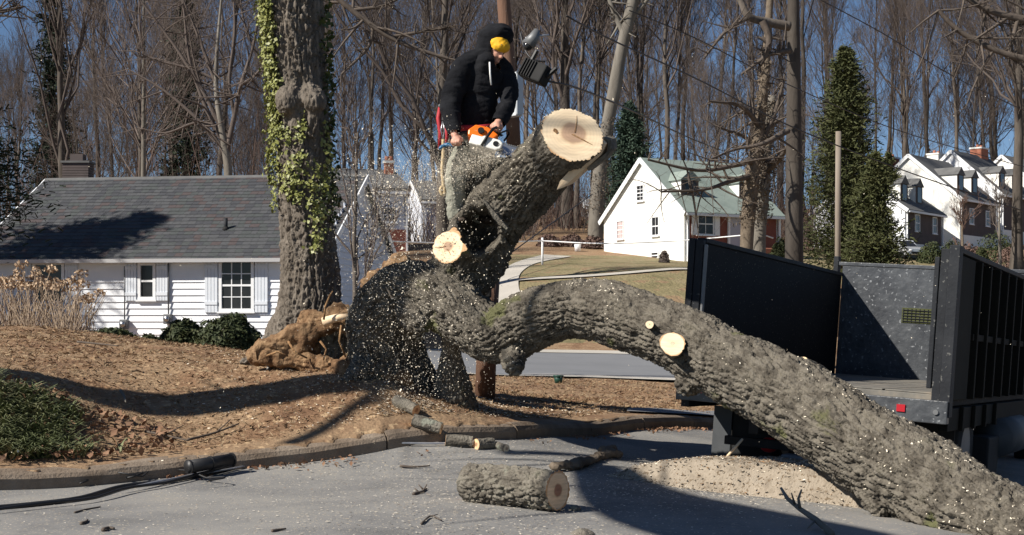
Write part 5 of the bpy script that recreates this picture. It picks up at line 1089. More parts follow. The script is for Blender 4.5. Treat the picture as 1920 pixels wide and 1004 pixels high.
def limbed(name, label, pts, tm, bm, branches, seed, group=None):
    """a tree whose trunk follows the given points; side limbs given as point lists"""
    t = thing(name, label, 'tree', group=group); c = catmull([list(P(*p[:3])) + [p[3] / FPX * p[2]] for p in pts], 40); MB().tube([Vector(q[:3]) for q in c], list(c[:, 3]), 12).obj('trunk', MT[bm], t, True)
    rng = np.random.default_rng(seed); parts = []
    for br in branches:
        c = catmull([list(P(*p[:3])) + [p[3] / FPX * p[2]] for p in br], 14); parts.append(batch_tubes(c[None, :, :3], c[None, :, 3], 6))
        n = 16; i = rng.integers(2, 14, n); d = rand_dirs(n, rng); d[:, 1] *= .5; L = np.linalg.norm(c[-1, :3] - c[0, :3]) * rng.uniform(.15, .45, n)
        w = np.linspace(0, 1, 5)[None, :, None]; pa = c[i, None, :3] + d[:, None] * L[:, None, None] * w + rng.normal(size=(n, 1, 3)) * L[:, None, None] * .14 * w ** 2
        ra = c[i, 3][:, None] * .5 * (1 - .8 * w[..., 0]) + .005; parts.append(batch_tubes(pa, ra, 4))
        m = 5; j = rng.integers(1, 5, (n, m)); st = pa[np.arange(n)[:, None], j].reshape(-1, 3); d2 = rand_dirs(n * m, rng); L2 = np.repeat(L, m) * rng.uniform(.3, .6, n * m); w = np.linspace(0, 1, 4)[None, :, None]
        pb = st[:, None] + d2[:, None] * L2[:, None, None] * w + rng.normal(size=(n * m, 1, 3)) * L2[:, None, None] * .2 * w ** 2; parts.append(batch_tubes(pb, np.full((n * m, 4), .007) * (1.2 - w[..., 0]), 3))
    V, Fs = joinVF(parts); ob('crown', mesh_np('crown', V, np.vstack(Fs), [MT[tm]]), t); return t
DL = hit(1117, 450, 50).y
limbed('leaning_tree', 'pale smooth trunk leaning right with mossy lower part behind sawn stem', [(1116, 458, DL, 15), (1118, 400, DL, 14), (1126, 310, DL, 13), (1143, 215, DL, 12), (1152, 170, DL, 13), (1162, 110, DL, 11.5), (1178, 40, DL, 11.5), (1202, -60, DL, 10)], 'bark_pale', 'bark_pale', [[(1172, 70, DL, 7), (1150, 20, DL, 5), (1130, -40, DL, 4)], [(1178, 40, DL, 6), (1210, 5, DL, 4), (1240, -40, DL, 3)]], 3)
limbed('vine_tree', 'vine wrapped trunk in front of brick cottage, left of a pair', [(1396, 600, 56, 13), (1398, 520, 56, 12), (1402, 420, 56, 13), (1412, 320, 56, 14), (1424, 240, 56, 10), (1436, 120, 56, 8), (1446, -40, 56, 6)], 'twig', 'bark_vine', [[(1410, 330, 56, 7), (1370, 340, 55, 5), (1320, 356, 54, 3), (1240, 360, 53, 2)], [(1416, 300, 56, 7), (1380, 310, 55, 5), (1310, 320, 54, 3.5), (1215, 300, 53, 2)], [(1426, 240, 56, 6), (1390, 200, 55, 4), (1330, 190, 54, 2)], [(1420, 280, 56, 6), (1450, 220, 56, 5), (1470, 150, 56, 3)]], 4)
limbed('vine_tree', 'pale lower trunk with shaggy vine before brick cottage, right of pair', [(1423, 600, 57, 13), (1424, 520, 57, 13), (1424, 440, 57, 12), (1428, 360, 57, 15), (1436, 280, 57, 11), (1448, 180, 57, 7)], 'twig', 'bark_pale', [[(1430, 330, 57, 7), (1460, 300, 56, 5), (1480, 270, 55, 4)], [(1432, 300, 57, 6), (1400, 260, 56, 4), (1350, 240, 55, 2)]], 5)
limbed('crooked_limb', 'dark crooked leafless limb hanging in the wood left of the tall straight trunk', [(1480, 50, 39.5, 9), (1440, 42, 39.3, 8), (1405, 32, 39, 7), (1390, 5, 39, 6), (1370, -40, 39, 5)], 'twig', 'bark_far', [[(1430, 40, 39, 8), (1442, 70, 39, 7), (1436, 100, 39, 6), (1425, 122, 39, 5)], [(1400, 35, 39, 4), (1360, 60, 38, 3), (1320, 110, 38, 2)], [(1480, 95, 39.5, 6), (1440, 105, 39, 4), (1390, 140, 39, 2.5)], [(1478, 245, 39.5, 6), (1430, 270, 39, 4.5), (1380, 280, 39, 3), (1330, 300, 38, 2)]], 6)
limbed('overhanging_tree', 'dark bare branches reaching in from beyond the upper right corner', [(2075, 760, 30, 22), (2070, 400, 30, 19), (2060, 100, 30, 16), (2050, -200, 30, 12)], 'twig', 'bark_far', [[(2062, 100, 30, 12), (1990, 60, 30, 10), (1930, 40, 30, 8), (1850, 18, 30, 6), (1790, -20, 30, 5)], [(2060, 150, 30, 9), (1960, 120, 30, 8), (1880, 100, 30, 6), (1800, 60, 30, 5), (1760, 20, 30, 4)], [(1910, 30, 30, 5), (1900, 70, 30, 4), (1890, 110, 30, 3)]], 7)
limbed('hidden_tree', 'bare tree behind ivy trunk with a long limb reaching towards the worker', [(577, 680, 30, 14), (572, 300, 30, 11), (556, 0, 30, 9), (550, -150, 30, 7)], 'twig', 'bark_pale', [[(556, -40, 30, 7), (600, -30, 30, 6), (660, 20, 30, 5.5), (730, 70, 30, 5), (790, 95, 30, 4), (840, 110, 30, 3)], [(700, 50, 30, 4), (690, 90, 30, 3), (640, 140, 30, 2)], [(735, 70, 30, 4), (790, 60, 30, 3), (850, 50, 30, 2)], [(660, 20, 30, 4), (720, 10, 30, 3), (780, -20, 30, 2)]], 8)
D6 = 62
limbed('fan_tree', 'pale bare tree spreading fan like above the white roof near ivy trunk', [(430, 420, D6, 9), (428, 330, D6, 8), (424, 290, D6, 7.5), (414, 235, D6, 6), (405, 160, D6, 4.5), (408, 80, D6, 3), (418, -30, D6, 2)], 'twigs_far', 'bark_pale',
 [[(424, 290, D6, 6), (436, 235, D6, 5), (452, 160, D6, 4), (474, 90, D6, 3), (490, 0, D6, 2)], [(428, 300, D6, 5), (400, 255, D6, 4), (350, 205, D6, 3.2), (300, 165, D6, 2.4), (240, 130, D6, 1.5)], [(412, 235, D6, 5), (380, 170, D6, 4), (330, 90, D6, 3), (270, 10, D6, 2), (230, -40, D6, 1.5)], [(420, 270, D6, 5), (385, 200, D6, 4), (355, 110, D6, 3), (345, 20, D6, 2), (335, -40, D6, 1.5)], [(406, 160, D6, 4), (380, 90, D6, 3), (352, 20, D6, 2), (330, -30, D6, 1.5)], [(440, 220, D6, 4), (430, 150, D6, 3), (440, 60, D6, 2.2), (436, -30, D6, 1.5)], [(404, 150, D6, 3), (360, 130, D6, 2.5), (300, 115, D6, 2), (250, 95, D6, 1.2)], [(452, 160, D6, 3.5), (480, 140, D6, 2.5), (510, 100, D6, 1.8)], [(415, 240, D6, 4), (370, 230, D6, 3), (310, 250, D6, 2), (260, 240, D6, 1.2)], [(474, 90, D6, 3), (455, 30, D6, 2), (450, -30, D6, 1.5)]], 19)
limbed('edge_tree', 'bare twig tips reaching into the upper left corner of sky', [(-190, 660, 25, 16), (-200, 300, 25, 14), (-205, -100, 25, 10)], 'twig', 'bark_far', [[(-200, 60, 25, 8), (-60, 30, 25, 4), (10, 22, 25, 2.5), (45, 12, 25, 1.5)], [(0, 22, 25, 2), (20, 14, 25, 1.5), (34, 2, 25, 1)]], 9)
for t_, pts_ in (('vine_tree', [(1402, 420, 56, 13), (1412, 320, 56, 14), (1424, 240, 56, 10), (1436, 120, 56, 8)]), ('vine_tree.001', [(1426, 420, 57, 10), (1428, 360, 57, 15), (1436, 280, 57, 12), (1446, 190, 57, 8)]), ('leaning_tree', [(1118, 400, DL, 14), (1126, 310, DL, 13), (1141, 225, DL, 11)])):
    rg = np.random.default_rng(len(pts_) + 3); cc = catmull([list(P(*p[:3])) + [p[3] / FPX * p[2]] for p in pts_], 60); k_ = rg.integers(0, 60, 2600); u_ = rand_dirs(2600, rg); u_[:, 2] *= .3
    cl_ = cc[k_, :3] + u_ * cc[k_, 3:4] * rg.uniform(.9, 1.9, (2600, 1)) * (.5 + fbm(cc[k_, :3] * 1.3 + u_, 2, 3)[:, None]); V_, F_ = lens_leaves(cl_, rand_dirs(2600, rg), rg.uniform(.04, .11, 2600), rg, .3)
    ob('vine', mesh_np('vine', V_, F_, [MT['bark_vine']]), bpy.data.objects[t_], kind='stuff')
MB().tube([P(1570, 640, 48), P(1571, 400, 48), P(1572, 247, 48)], [.10, .098, .095], 12).obj('bare_pole', MT['pole_grey'], None, True, label='short weathered wooden pole standing before the tall evergreen', cat='pole')
# reddish brush and saplings filling the wood's edge
n = 11500; px = rf.uniform(-200, 2120, n); d = np.where(px < 560, rf.uniform(62, 100, n), rf.uniform(94, 130, n)); d = np.where((px > 560) & (px < 1000), rf.uniform(86, 112, n), d); d = np.where(px > 1630, rf.uniform(142, 170, n), d); x = (px - CX) / FPX * d; z = Tn(np.stack([x, d], 1)); hgt = rf.gamma(2.2, 1.4, n) + .7
dr = np.stack([rf.normal(0, .25, n), rf.normal(0, .25, n), np.ones(n)], 1); w = np.linspace(0, 1, 4)[None, :, None]
pa = np.stack([x, d, z], 1)[:, None] + dr[:, None] * hgt[:, None, None] * w + rf.normal(size=(n, 1, 3)) * (hgt * .18)[:, None, None] * w ** 2
V, Fq = batch_tubes(pa, (rf.uniform(.010, .03, n))[:, None] * (1.15 - w[..., 0]), 3)
ob('undergrowth', mesh_np('undergrowth', V, Fq, [MT['twigs_red'], MT['twigs_far']], np.repeat((rf.random(n) < .45).astype(int), 9)), None, kind='stuff', label='tangled reddish brown brush along the edge of the wood', cat='brush')
# ------------------------------------------------------------------ evergreens
def evergreen(name, label, px, pyb, pyt, d, halfpx, mat, seed, n=9000, shape=.8, leaf=.16, droop=-.2, wid=.22, zmin=.05):
    rng = np.random.default_rng(seed); b = P(px, pyb, d); zt = (HY - pyt) / FPX * d; b.z = Z(b.x, d); H = zt - b.z; R0 = halfpx / FPX * d; t = thing(name, label, 'tree', Matrix.Translation(b))
    MB().tube([(0, 0, -.3), (.05, 0, H * .5), (0, 0, H * .97)], [R0 * .10 + .05, R0 * .06, .02], 10).obj('trunk', MT['bark_far'], t, True)
    nb = int(n / 40); zb = (zmin + (1 - zmin) * rng.uniform(0, 1, nb) ** .9) * H; az = rng.uniform(0, 2 * math.pi, nb); prof = (1 - zb / H) ** shape * R0 * rng.uniform(.25, 1.25, nb) + .1; C, Nn = [], []
    w = np.linspace(0, 1, 5)[None, :, None]; tip = np.stack([np.cos(az) * prof, np.sin(az) * prof, zb + droop * prof * -1 * rng.uniform(.2, 1.2, nb)], 1); base = np.stack([0 * az, 0 * az, zb], 1)
    pb = base[:, None] + (tip - base)[:, None] * w; brv = batch_tubes(pb, np.full((nb, 5), .02) * (1.2 - w[..., 0]), 3)
    u = rng.uniform(.35, 1.05, (nb, 40)); c = base[:, None] + (tip - base)[:, None] * u[..., None] + rng.normal(size=(nb, 40, 3)) * (prof[:, None, None] * .16 + leaf * .4); c = c.reshape(-1, 3)
    ax_ = np.repeat((tip - base) / np.linalg.norm(tip - base, axis=1, keepdims=True), 40, axis=0) + rng.normal(size=(len(c), 3)) * .6; ax_ /= np.linalg.norm(ax_, axis=1, keepdims=True)
    sd = np.cross(ax_, rand_dirs(len(c), rng)); sd /= np.linalg.norm(sd, axis=1, keepdims=True); L = leaf * rng.uniform(.5, 1.4, (len(c), 1))
    V1, F1 = quads_at(c, ax_ * L, sd * L * wid); V, Fs = joinVF([(V1, F1), brv]); mi = np.concatenate([np.zeros(len(Fs[0]), int), np.ones(len(Fs[1]), int)])
    ob('crown', mesh_np('crown', V, np.vstack(Fs), [MT[mat], MT['bark_far']], mi), t); return t
evergreen('evergreen_tree', 'tall dark green cone shaped evergreen behind the truck bed', 1585, 520, 92, 66, 84, 'juniper', 31, 29000, .62, .10)
evergreen('evergreen_tree', 'shaggy low evergreen at the foot of the tall cone shaped one', 1640, 520, 290, 62, 62, 'juniper', 32, 13000, .7, .10)
evergreen('spruce_tree', 'bluish green spruce behind the white gable of brick cottage', 1180, 420, 195, 92, 62, 'spruce', 33, 24000, .7, .12)
evergreen('pine_tree', 'dark pine overhanging the left end of the white house', -110, 640, 95, 36, 215, 'pine_dark', 34, 40000, .75, .075, zmin=.40)
evergreen('pine_tree', 'unseen conifer added off the left edge to shade the white house', -690, 650, -420, 37.5, 230, 'pine_dark', 38, 14000, .6, .16)  # out of view, added to drop a shadow on the roof
evergreen('pine_tree', 'dim dark conifer standing in the wood above the white roof', 345, 420, -60, 92, 60, 'pine_dark', 35, 12000, .7, .16)
evergreen('pine_tree', 'dark olive conifer in the wood left of fan shaped tree', 100, 420, -90, 90, 58, 'pine_dark', 36, 12000, .6, .16)
evergreen('cedar_tree', 'small green cedar by the chimney of the cream gabled house', 1665, 440, 290, 100, 40, 'juniper', 37, 9000, .8, .13)
# ------------------------------------------------------------------ shrubs
def shrub(name, label, px, py, d, rx, rz, mat, seed, n=4200, leaf=.045, ry=None, group=None, twig=True):
    """px,py centre bottom; rx, rz half width and height in photo pixels"""
    rng = np.random.default_rng(seed); b = P(px, py, d); a = rx / FPX * d; h = rz / FPX * d; zt = b.z + h; b.z = Z(b.x, d) + LAWN - .03; h = max(h * .8, zt - b.z); dp = ry or a; t = thing(name, label, 'shrub', Matrix.Translation(b), group)
    u = rand_dirs(n, rng); u[:, 2] = np.abs(u[:, 2]); lob = .72 + .5 * fbm(u * 3.0 + seed, 3, seed); r = lob * rng.uniform(.72, 1.05, n); c = u * np.array([a, dp, h]) * r[:, None]
    nn = u + rng.normal(size=(n, 3)) * .6; nn /= np.linalg.norm(nn, axis=1, keepdims=True)
    V, Fq = lens_leaves(c, nn, leaf * rng.uniform(.6, 1.4, n), rng, .4); ob('foliage', mesh_np('foliage', V, Fq, [MT[mat]]), t)
    m = 26; e = rand_dirs(m, rng); e[:, 2] = np.abs(e[:, 2]) + .3; w = np.linspace(0, 1, 4)[None, :, None]; pa = np.zeros((m, 1, 3)) + e[:, None] * np.array([a, dp, h]) * .75 * w
    V, Fq = batch_tubes(pa, np.full((m, 4), .012), 4); ob('stems', mesh_np('stems', V, Fq, [MT['twig']]), t); return t
shrub('yew_bush', 'big rounded dark yew bush under the white house window', 428, 664, 27, 66, 70, 'yew', 41, 9000, .05)
shrub('yew_bush', 'lower dark yew bush left of the big rounded one', 345, 656, 27.5, 46, 56, 'yew', 42, 5500, .05)
shrub('low_hedge', 'low clipped dark hedge along the foot of white house wall', 208, 642, 29, 48, 26, 'yew', 43, 3500, .05)
shrub('low_hedge', 'small end piece of low hedge beside the yew bushes', 282, 648, 29, 32, 18, 'yew', 44, 2000, .05)
for i, (px, py, d, rx, rz, mt, lb) in enumerate([(1745, 470, 93, 26, 16, 'yew', 'low evergreen bush before the nearest row house'), (1785, 468, 95, 22, 16, 'yew', 'dark bush at the corner of cream gabled house'), (1870, 462, 96, 40, 24, 'yew', 'wide dark bush before the bluish white house'), (1815, 470, 92, 30, 14, 'twigs_red', 'reddish leafless bush before the cream house'), (1895, 474, 90, 30, 14, 'twigs_red', 'reddish leafless bush at the far right edge'), (1840, 476, 88, 16, 12, 'juniper', 'small olive green bush on the far lawn'), (1465, 490, 66, 26, 40, 'juniper', 'green bush right of the brick cottage corner'), (1245, 488, 71, 9, 15, 'twigs_far', 'small leafless bush at the white gable corner')]):
    shrub('garden_bush', lb, px, py, d, rx, rz, mt, 50 + i, 1500, .10)
# dry hydrangea stalks by the left wall
for i, (px, py, d, wpx, hpx, lb) in enumerate([(20, 622, 26, 40, 95, 'leftmost clump of dry brown stalks with faded flower heads'), (75, 624, 25.5, 46, 100, 'dense clump of dry stalks with tan flower heads under dark window'), (135, 628, 25, 36, 85, 'thin pale clump of dry stalks right of the tan flower heads')]):
    rng = np.random.default_rng(60 + i); b = P(px, py + 6, d); b.z = Z(b.x, d) + LAWN; t = thing('dry_plant', lb, 'plant', Matrix.Translation(b)); W_ = wpx / FPX * d; H_ = hpx / FPX * d; n = 150
    st = np.stack([rng.normal(0, W_ * .45, n), rng.normal(0, .35, n), np.zeros(n) - .1], 1); L = H_ * rng.uniform(.4, 1.3, n); dr = np.stack([rng.normal(0, .22, n), rng.normal(0, .2, n), np.ones(n)], 1); w = np.linspace(0, 1, 5)[None, :, None]
    pa = st[:, None] + dr[:, None] * L[:, None, None] * w + rng.normal(size=(n, 1, 3)) * (L * .12)[:, None, None] * w ** 2; V, Fq = batch_tubes(pa, np.full((n, 5), .0065), 4); ob('stalks', mesh_np('stalks', V, Fq, [MT['stalk']]), t, kind='stuff')
    m = 16 if i < 2 else 6; idx = np.argsort(-pa[:, -1, 2])[:40]; idx = rng.choice(idx, m, replace=False)
    for k in idx:
        c0 = pa[k, -1]; q = rand_dirs(46, rng) * rng.uniform(.6, 1, (46, 1)) * np.array([.11, .11, .075]); V, Fq = lens_leaves(q, rand_dirs(46, rng), .028, rng, .8); ob('flower_head', mesh_np('flower_head', V, Fq, [MT['flower_dry']]), t, M=Matrix.Translation(c0) @ Matrix.Scale(rng.uniform(.8, 1.3), 4))
# leafy ground cover at the lower left
n = 5200; rng = np.random.default_rng(70); px = np.abs(rng.normal(0, 125, n)) - 60; d = rng.uniform(10.45, 11.6, n); ok = (px < 250 - (d - 10.4) * 30) & (vnoise(np.stack([px * .03, d * 4, 0 * d], 1), 4) > .38); px, d = px[ok], d[ok]; x = (px - CX) / FPX * d; s = kerb_s(np.stack([x, d], 1)); k = s > .35; x, d = x[k], d[k]; n = len(x); z = Gn(np.stack([x, d], 1))
hh = rng.uniform(.12, .34, n); a = rng.uniform(0, 6.28, n); dr = np.stack([np.cos(a) * .8, np.sin(a) * .8, np.ones(n)], 1); w = np.linspace(0, 1, 4)[None, :, None]
pc_ = np.stack([x, d, z], 1)[:, None] + dr[:, None] * hh[:, None, None] * w - np.array([0, 0, 1.]) * (hh * .7)[:, None, None] * w ** 2; sd = np.stack([-np.sin(a), np.cos(a), 0 * a], 1)[:, None] * .009 * (1.05 - w)
V = np.concatenate([pc_ - sd, pc_ + sd], 1).reshape(-1, 3); i0 = np.arange(n)[:, None, None] * 8 + np.arange(3)[None, :, None]; Fq = (i0 + np.array([0, 1, 5, 4])[None, None]).reshape(-1, 4)
ob('ground_cover', mesh_np('ground_cover', V, Fq, [MT['groundcover']]), None, kind='stuff', label='strappy green ground cover on the bank at lower left', cat='ground cover')
# ------------------------------------------------------------------ unseen trees left of and behind the camera, shaped for the shadows they cast
def offscreen_shade_tree(label, trunk, limbs, seed):
    t = thing('offscreen_shade_tree', label, 'tree'); MB().tube([Vector(p[:3]) for p in trunk], [p[3] for p in trunk], 12).obj('trunk', MT['bark_far'], t, True); parts = []; rng = np.random.default_rng(seed)
    for lb in limbs:
        c = catmull(np.array(lb, float), 16); parts.append(batch_tubes(c[None, :, :3], c[None, :, 3], 8)); n = 14; i = rng.integers(3, 16, n); d = rand_dirs(n, rng); L = rng.uniform(.6, 2.0, n); w = np.linspace(0, 1, 5)[None, :, None]
        pa = c[i, None, :3] + d[:, None] * L[:, None, None] * w; parts.append(batch_tubes(pa, np.full((n, 5), .03) * (1.1 - w[..., 0]), 4))
    V, Fs = joinVF(parts); ob('crown', mesh_np('crown', V, np.vstack(Fs), [MT['bark_far']]), t)
def hitR(px, py): return hit(px, py, 6, 60, False)
tA = Vector((-8.4, 9.6, -.7))
offscreen_shade_tree('bare leaning tree left of the picture casting the long lawn shadow', [(-8.6, 10.9, -1.0, .26), (-8.6, 10.2, 2.0, .22), (-8.5, 9.2, 5.0, .18), (-8.4, 8.7, 7.5, .12)], [[(-8.6, 10.4, 1.4, .2), (-8.3, 10.0, 3.4, .22), (-8.0, 9.45, 5.3, .36), (-7.9, 9.3, 6.2, .40), (-7.85, 9.3, 7.0, .2)], [(-8.4, 7.4, 6.5, .08), (-8.0, 7.6, 8, .05), (-7.4, 8.0, 9.5, .03)], [(-8.4, 8.0, 5.0, .07), (-8.9, 8.6, 6.5, .05), (-9.2, 9.4, 8, .03)]], 3)  # thick swollen limb added to shade the foot of the broken trunk
up9 = -SDIR * 9.0
lp = [hitR(1110, 872) + up9, hitR(1190, 925) + up9, hitR(1300, 962) + up9, hitR(1430, 995) + up9, hitR(1530, 1020) + up9]  # added limb, traced back along the sun from the wanted street shadow
lp = [(p.x, p.y, p.z, r) for p, r in zip(lp, (.14, .28, .42, .48, .48))]
offscreen_shade_tree('unseen bare tree added behind the viewer to shade the street', [(-5.2, .5, -1.8, .42), (-5.1, .8, 1.5, .38), (lp[-1][0] - .3, lp[-1][1] - 1.0, lp[-1][2] - 1.0, .36), (lp[-1][0], lp[-1][1], lp[-1][2], .33)], [lp[::-1]], 4)
# ------------------------------------------------------------------ heap of wood chips behind the truck
c0, c1 = hitR(1105, 890), hitR(1615, 956); c0.z = c1.z = 0; ua = (c1 - c0).normalized(); vb = Vector((-ua.y, ua.x, 0)); Lc = (c1 - c0).length; Wc = 1.9; nu, nv = 150, 110
uu, vv = np.meshgrid(np.linspace(-.15, Lc + .15, nu), np.linspace(-.15, Wc + .6, nv)); xy = np.stack([c0.x + ua.x * uu + vb.x * vv, c0.y + ua.y * uu + vb.y * vv], -1).reshape(-1, 2)
ed = np.minimum(np.minimum(uu * .8, (Lc - uu) * 1.4), vv * 1.1).ravel() + (fbm(np.hstack([xy * 3, np.zeros((len(xy), 1))]), 3, 7) - .5) * .16
hgt = (.10 + .17 * sstep(uu.ravel(), 0, 1.0)) * sstep(ed, -.02, .26) + (fbm(np.hstack([xy * 9, np.zeros((len(xy), 1))]), 3, 9) - .5) * .03 * sstep(ed, 0, .2)
z = Tn(xy) - .03 + hgt; i = (np.arange(nv - 1)[:, None] * nu + np.arange(nu - 1)[None]).ravel(); V = np.hstack([xy, z[:, None]])
cp_ = ob('chip_heap', mesh_np('chip_heap', V, np.stack([i, i + 1, i + nu + 1, i + nu], 1), [MT['chips']], None, True), None, 'flat heap of pale wood chips on the street behind the truck', 'wood chips', kind='stuff')
rng = np.random.default_rng(90); idx = rng.choice(np.where(ed > .02)[0], 9000); c = V[idx] + rng.normal(size=(9000, 3)) * np.array([.01, .01, .003]) + np.array([0, 0, .006]); a = rand_dirs(9000, rng); a[:, 2] *= .35; b2 = np.cross(a, [0, 0, 1.]) + rng.normal(size=(9000, 3)) * .15; s = rng.uniform(.006, .016, (9000, 1))
Vq, Fq = quads_at(c, a * s, b2 * s * .5); ob('loose_chips', mesh_np('loose_chips', Vq, Fq, [MT['chips'], MT['sawdust'], MT['wood_rot']], rng.choice([0, 0, 0, 1, 2], 9000)), None, 'loose curled wood chips strewn over the heap', 'wood chips', kind='stuff')
# ------------------------------------------------------------------ lawn litter, chips, leaves in the gutter
def scatter(n, px, d, smin=.28, smax=99, road=False):
    x = (px - CX) / FPX * d; xy = np.stack([x, d], 1); s = kerb_s(xy); k = ((s > smin) & (s < smax)) if not road else ((s < -.05) & (s > -smax)); xy = xy[k]; z = Tn(xy) + .002 if road else Gn(xy); return np.hstack([xy, z[:, None]])
n = 98000; rng = np.random.default_rng(91); c = scatter(n, rng.uniform(-40, 1420, n), np.exp(rng.uniform(math.log(9.8), math.log(31), n))); n = len(c)
a = rand_dirs(n, rng); a[:, 2] = np.abs(a[:, 2]) * .55; nn = rand_dirs(n, rng); b2 = np.cross(a, nn); L = rng.uniform(.007, .03, (n, 1)) * (.5 + c[:, 1:2] / 22); Vq, Fq = quads_at(c + np.array([0, 0, .006]) + a * L * .5, a * L, b2 * L * rng.uniform(.06, .28, (n, 1)))
ob('lawn_litter', mesh_np('lawn_litter', Vq, Fq, [MT['litter'], MT['litter_straw'], MT['lawn'], MT['leaf_dead']], rng.choice([0, 1, 2, 2, 3], n, p=[.34, .24, .2, .18, .04])), None, 'dry grass blades and leaf scraps covering the lawn', 'dry grass', kind='stuff')
n = 5200; c = scatter(n, rng.normal(790, 190, n), rng.uniform(11.8, 15.5, n)); n = len(c); a = rand_dirs(n, rng); a[:, 2] *= .3; b2 = np.cross(a, [0, 0, 1.]) + rng.normal(size=(n, 3)) * .3; s = rng.uniform(.004, .012, (n, 1)); Vq, Fq = quads_at(c + np.array([0, 0, .016]), a * s, b2 * s * .5)
ob('lawn_chips', mesh_np('lawn_chips', Vq, Fq, [MT['sawdust']]), None, 'pale sawdust chips sprinkled on the lawn round the stump', 'wood chips', kind='stuff')
n = 1500; c = scatter(n, rng.normal(770, 34, n), rng.uniform(11.8, 12.6, n)); n = len(c); a = rand_dirs(n, rng); a[:, 2] *= .15; b2 = np.cross(a, [0, 0, 1.]); s = rng.uniform(.006, .014, (n, 1)); Vq, Fq = quads_at(c + np.array([0, 0, .018]), a * s, b2 * s * .6); ob('sawdust_pile', mesh_np('sawdust_pile', Vq, Fq, [MT['sawdust']]), None, 'patch of sawdust round the small log on the lawn', 'sawdust', kind='stuff')
n = 6500; px = np.concatenate([rng.uniform(-20, 1500, 2500), rng.normal(930, 200, 4000)]); c = scatter(n, px, rng.uniform(7.6, 13, n), 0, 9, True); n = len(c); a = rand_dirs(n, rng); a[:, 2] *= .12; b2 = np.cross(a, [0, 0, 1.]); s = rng.uniform(.003, .011, (n, 1)); Vq, Fq = quads_at(c + np.array([0, 0, .012]), a * s, b2 * s * .45)
ob('street_chips', mesh_np('street_chips', Vq, Fq, [MT['sawdust'], MT['chips'], MT['twig'], MT['leaf_dead']], rng.choice(4, n, p=[.5, .25, .18, .07])), None, 'small chips and twig scraps scattered over the asphalt', 'debris', kind='stuff')
kk = rng.integers(60, 190, 1500); off = np.abs(rng.normal(.02, .11, 1500)) + .05; xy = KC[kk] + KT[kk] * rng.uniform(-.1, .1, (1500, 1)) - KN[kk] * off[:, None]; cl = fbm(np.hstack([xy * 2, np.zeros((1500, 1))]), 2, 17); xy = xy[cl > .45]; c = np.hstack([xy, (Tn(xy) + .02)[:, None]]); n = len(c)
nn = rand_dirs(n, rng); nn[:, 2] = np.abs(nn[:, 2]) + .4; nn /= np.linalg.norm(nn, axis=1, keepdims=True); V, Fq = lens_leaves(c, nn, rng.uniform(.010, .030, n), rng, .6); ob('gutter_leaves', mesh_np('gutter_leaves', V, Fq, [MT['leaf_dead']]), None, 'dead brown leaves drifted along the gutter', 'leaves', kind='stuff')
n = 500; c = scatter(n, rng.uniform(-30, 330, n), rng.uniform(10.2, 11.8, n), .2); n = len(c); nn = rand_dirs(n, rng); nn[:, 2] = np.abs(nn[:, 2]) + .3; nn /= np.linalg.norm(nn, axis=1, keepdims=True); V, Fq = lens_leaves(c + np.array([0, 0, .05]), nn, rng.uniform(.02, .05, n), rng, .6); ob('bank_leaves', mesh_np('bank_leaves', V, Fq, [MT['leaf_dead']]), None, 'dead leaves lying in the green ground cover', 'leaves', kind='stuff')
n = 5200; c = scatter(n, rng.normal(1330, 190, n), rng.normal(11.0, .9, n), 0, 9, True); n = len(c); a = rand_dirs(n, rng); a[:, 2] *= .15; b2 = np.cross(a, [0, 0, 1.]); s = rng.uniform(.004, .012, (n, 1)); Vq, Fq = quads_at(c + np.array([0, 0, .014]), a * s, b2 * s * .5)
ob('heap_scatter', mesh_np('heap_scatter', Vq, Fq, [MT['chips'], MT['sawdust']], rng.choice(2, n)), None, 'wood chips thinning out on the asphalt round the heap', 'wood chips', kind='stuff')
# ------------------------------------------------------------------ fallen twigs (things one can point at)
def twigline(name, label, pts, r, mat='twig', lift=.012, cat='twig', road=True, fork=None):
    q = [hitR(*p) if road else hit(p[0], p[1], 8, 60) for p in pts]; q = [v + Vector((0, 0, lift)) for v in q]; c = catmull([list(v) for v in q], 16); mb = MB(); mb.tube([Vector(x) for x in c], list(np.linspace(r, r * .5, 16)), 6)
    if fork:
        for f in fork: mb.tube([v for v in [Vector(c[f[0]]), Vector(c[f[0]]) + Vector(f[1])]], [r * .6, r * .3], 5)
    return mb.obj(name, MT[mat], None, True, label=label, cat=cat)
twigline('fallen_twig', 'straight dark twig lying left of the street log', [(750, 877), (778, 879), (806, 877)], .012)
twigline('fallen_twig', 'curled dark twig standing up near the street log', [(775, 930), (790, 926), (800, 920)], .013, fork=[(8, (.03, 0, .05)), (10, (-.04, .02, .04)), (4, (-.03, 0, .03))])
twigline('fallen_twig', 'bent twig on the asphalt at lower centre', [(790, 986), (808, 972), (828, 980)], .008, fork=[(8, (.05, .02, .01))])
twigline('fallen_twig', 'short dark stick at lower left of the asphalt', [(193, 998), (204, 994), (214, 995)], .014)
twigline('fallen_twig', 'small dark twig right of the short dark stick', [(152, 986), (160, 983), (164, 979)], .012)
twigline('fallen_twig', 'thin twig lying along the bottom edge', [(510, 1000), (522, 998), (536, 996)], .010)
twigline('fallen_twig', 'thin bent twig near the cables at left', [(140, 965), (162, 959), (188, 954)], .008)
twigline('fallen_branch', 'forked bare branch lying across the lawn below the house', [(145, 648), (185, 652), (222, 656)], .012, lift=.04, road=False, cat='branch')
twigline('fallen_branch', 'dark thin stick on the lawn by the ground cover', [(272, 816), (320, 826), (352, 834)], .012, lift=.03, road=False, cat='branch', fork=[(6, (.15, .05, .08))])
twigline('fallen_branch', 'bare stick lying on the lawn above the kerb pipe', [(352, 832), (400, 820), (448, 802)], .012, lift=.03, road=False, cat='branch', fork=[(8, (.1, .1, .1))])
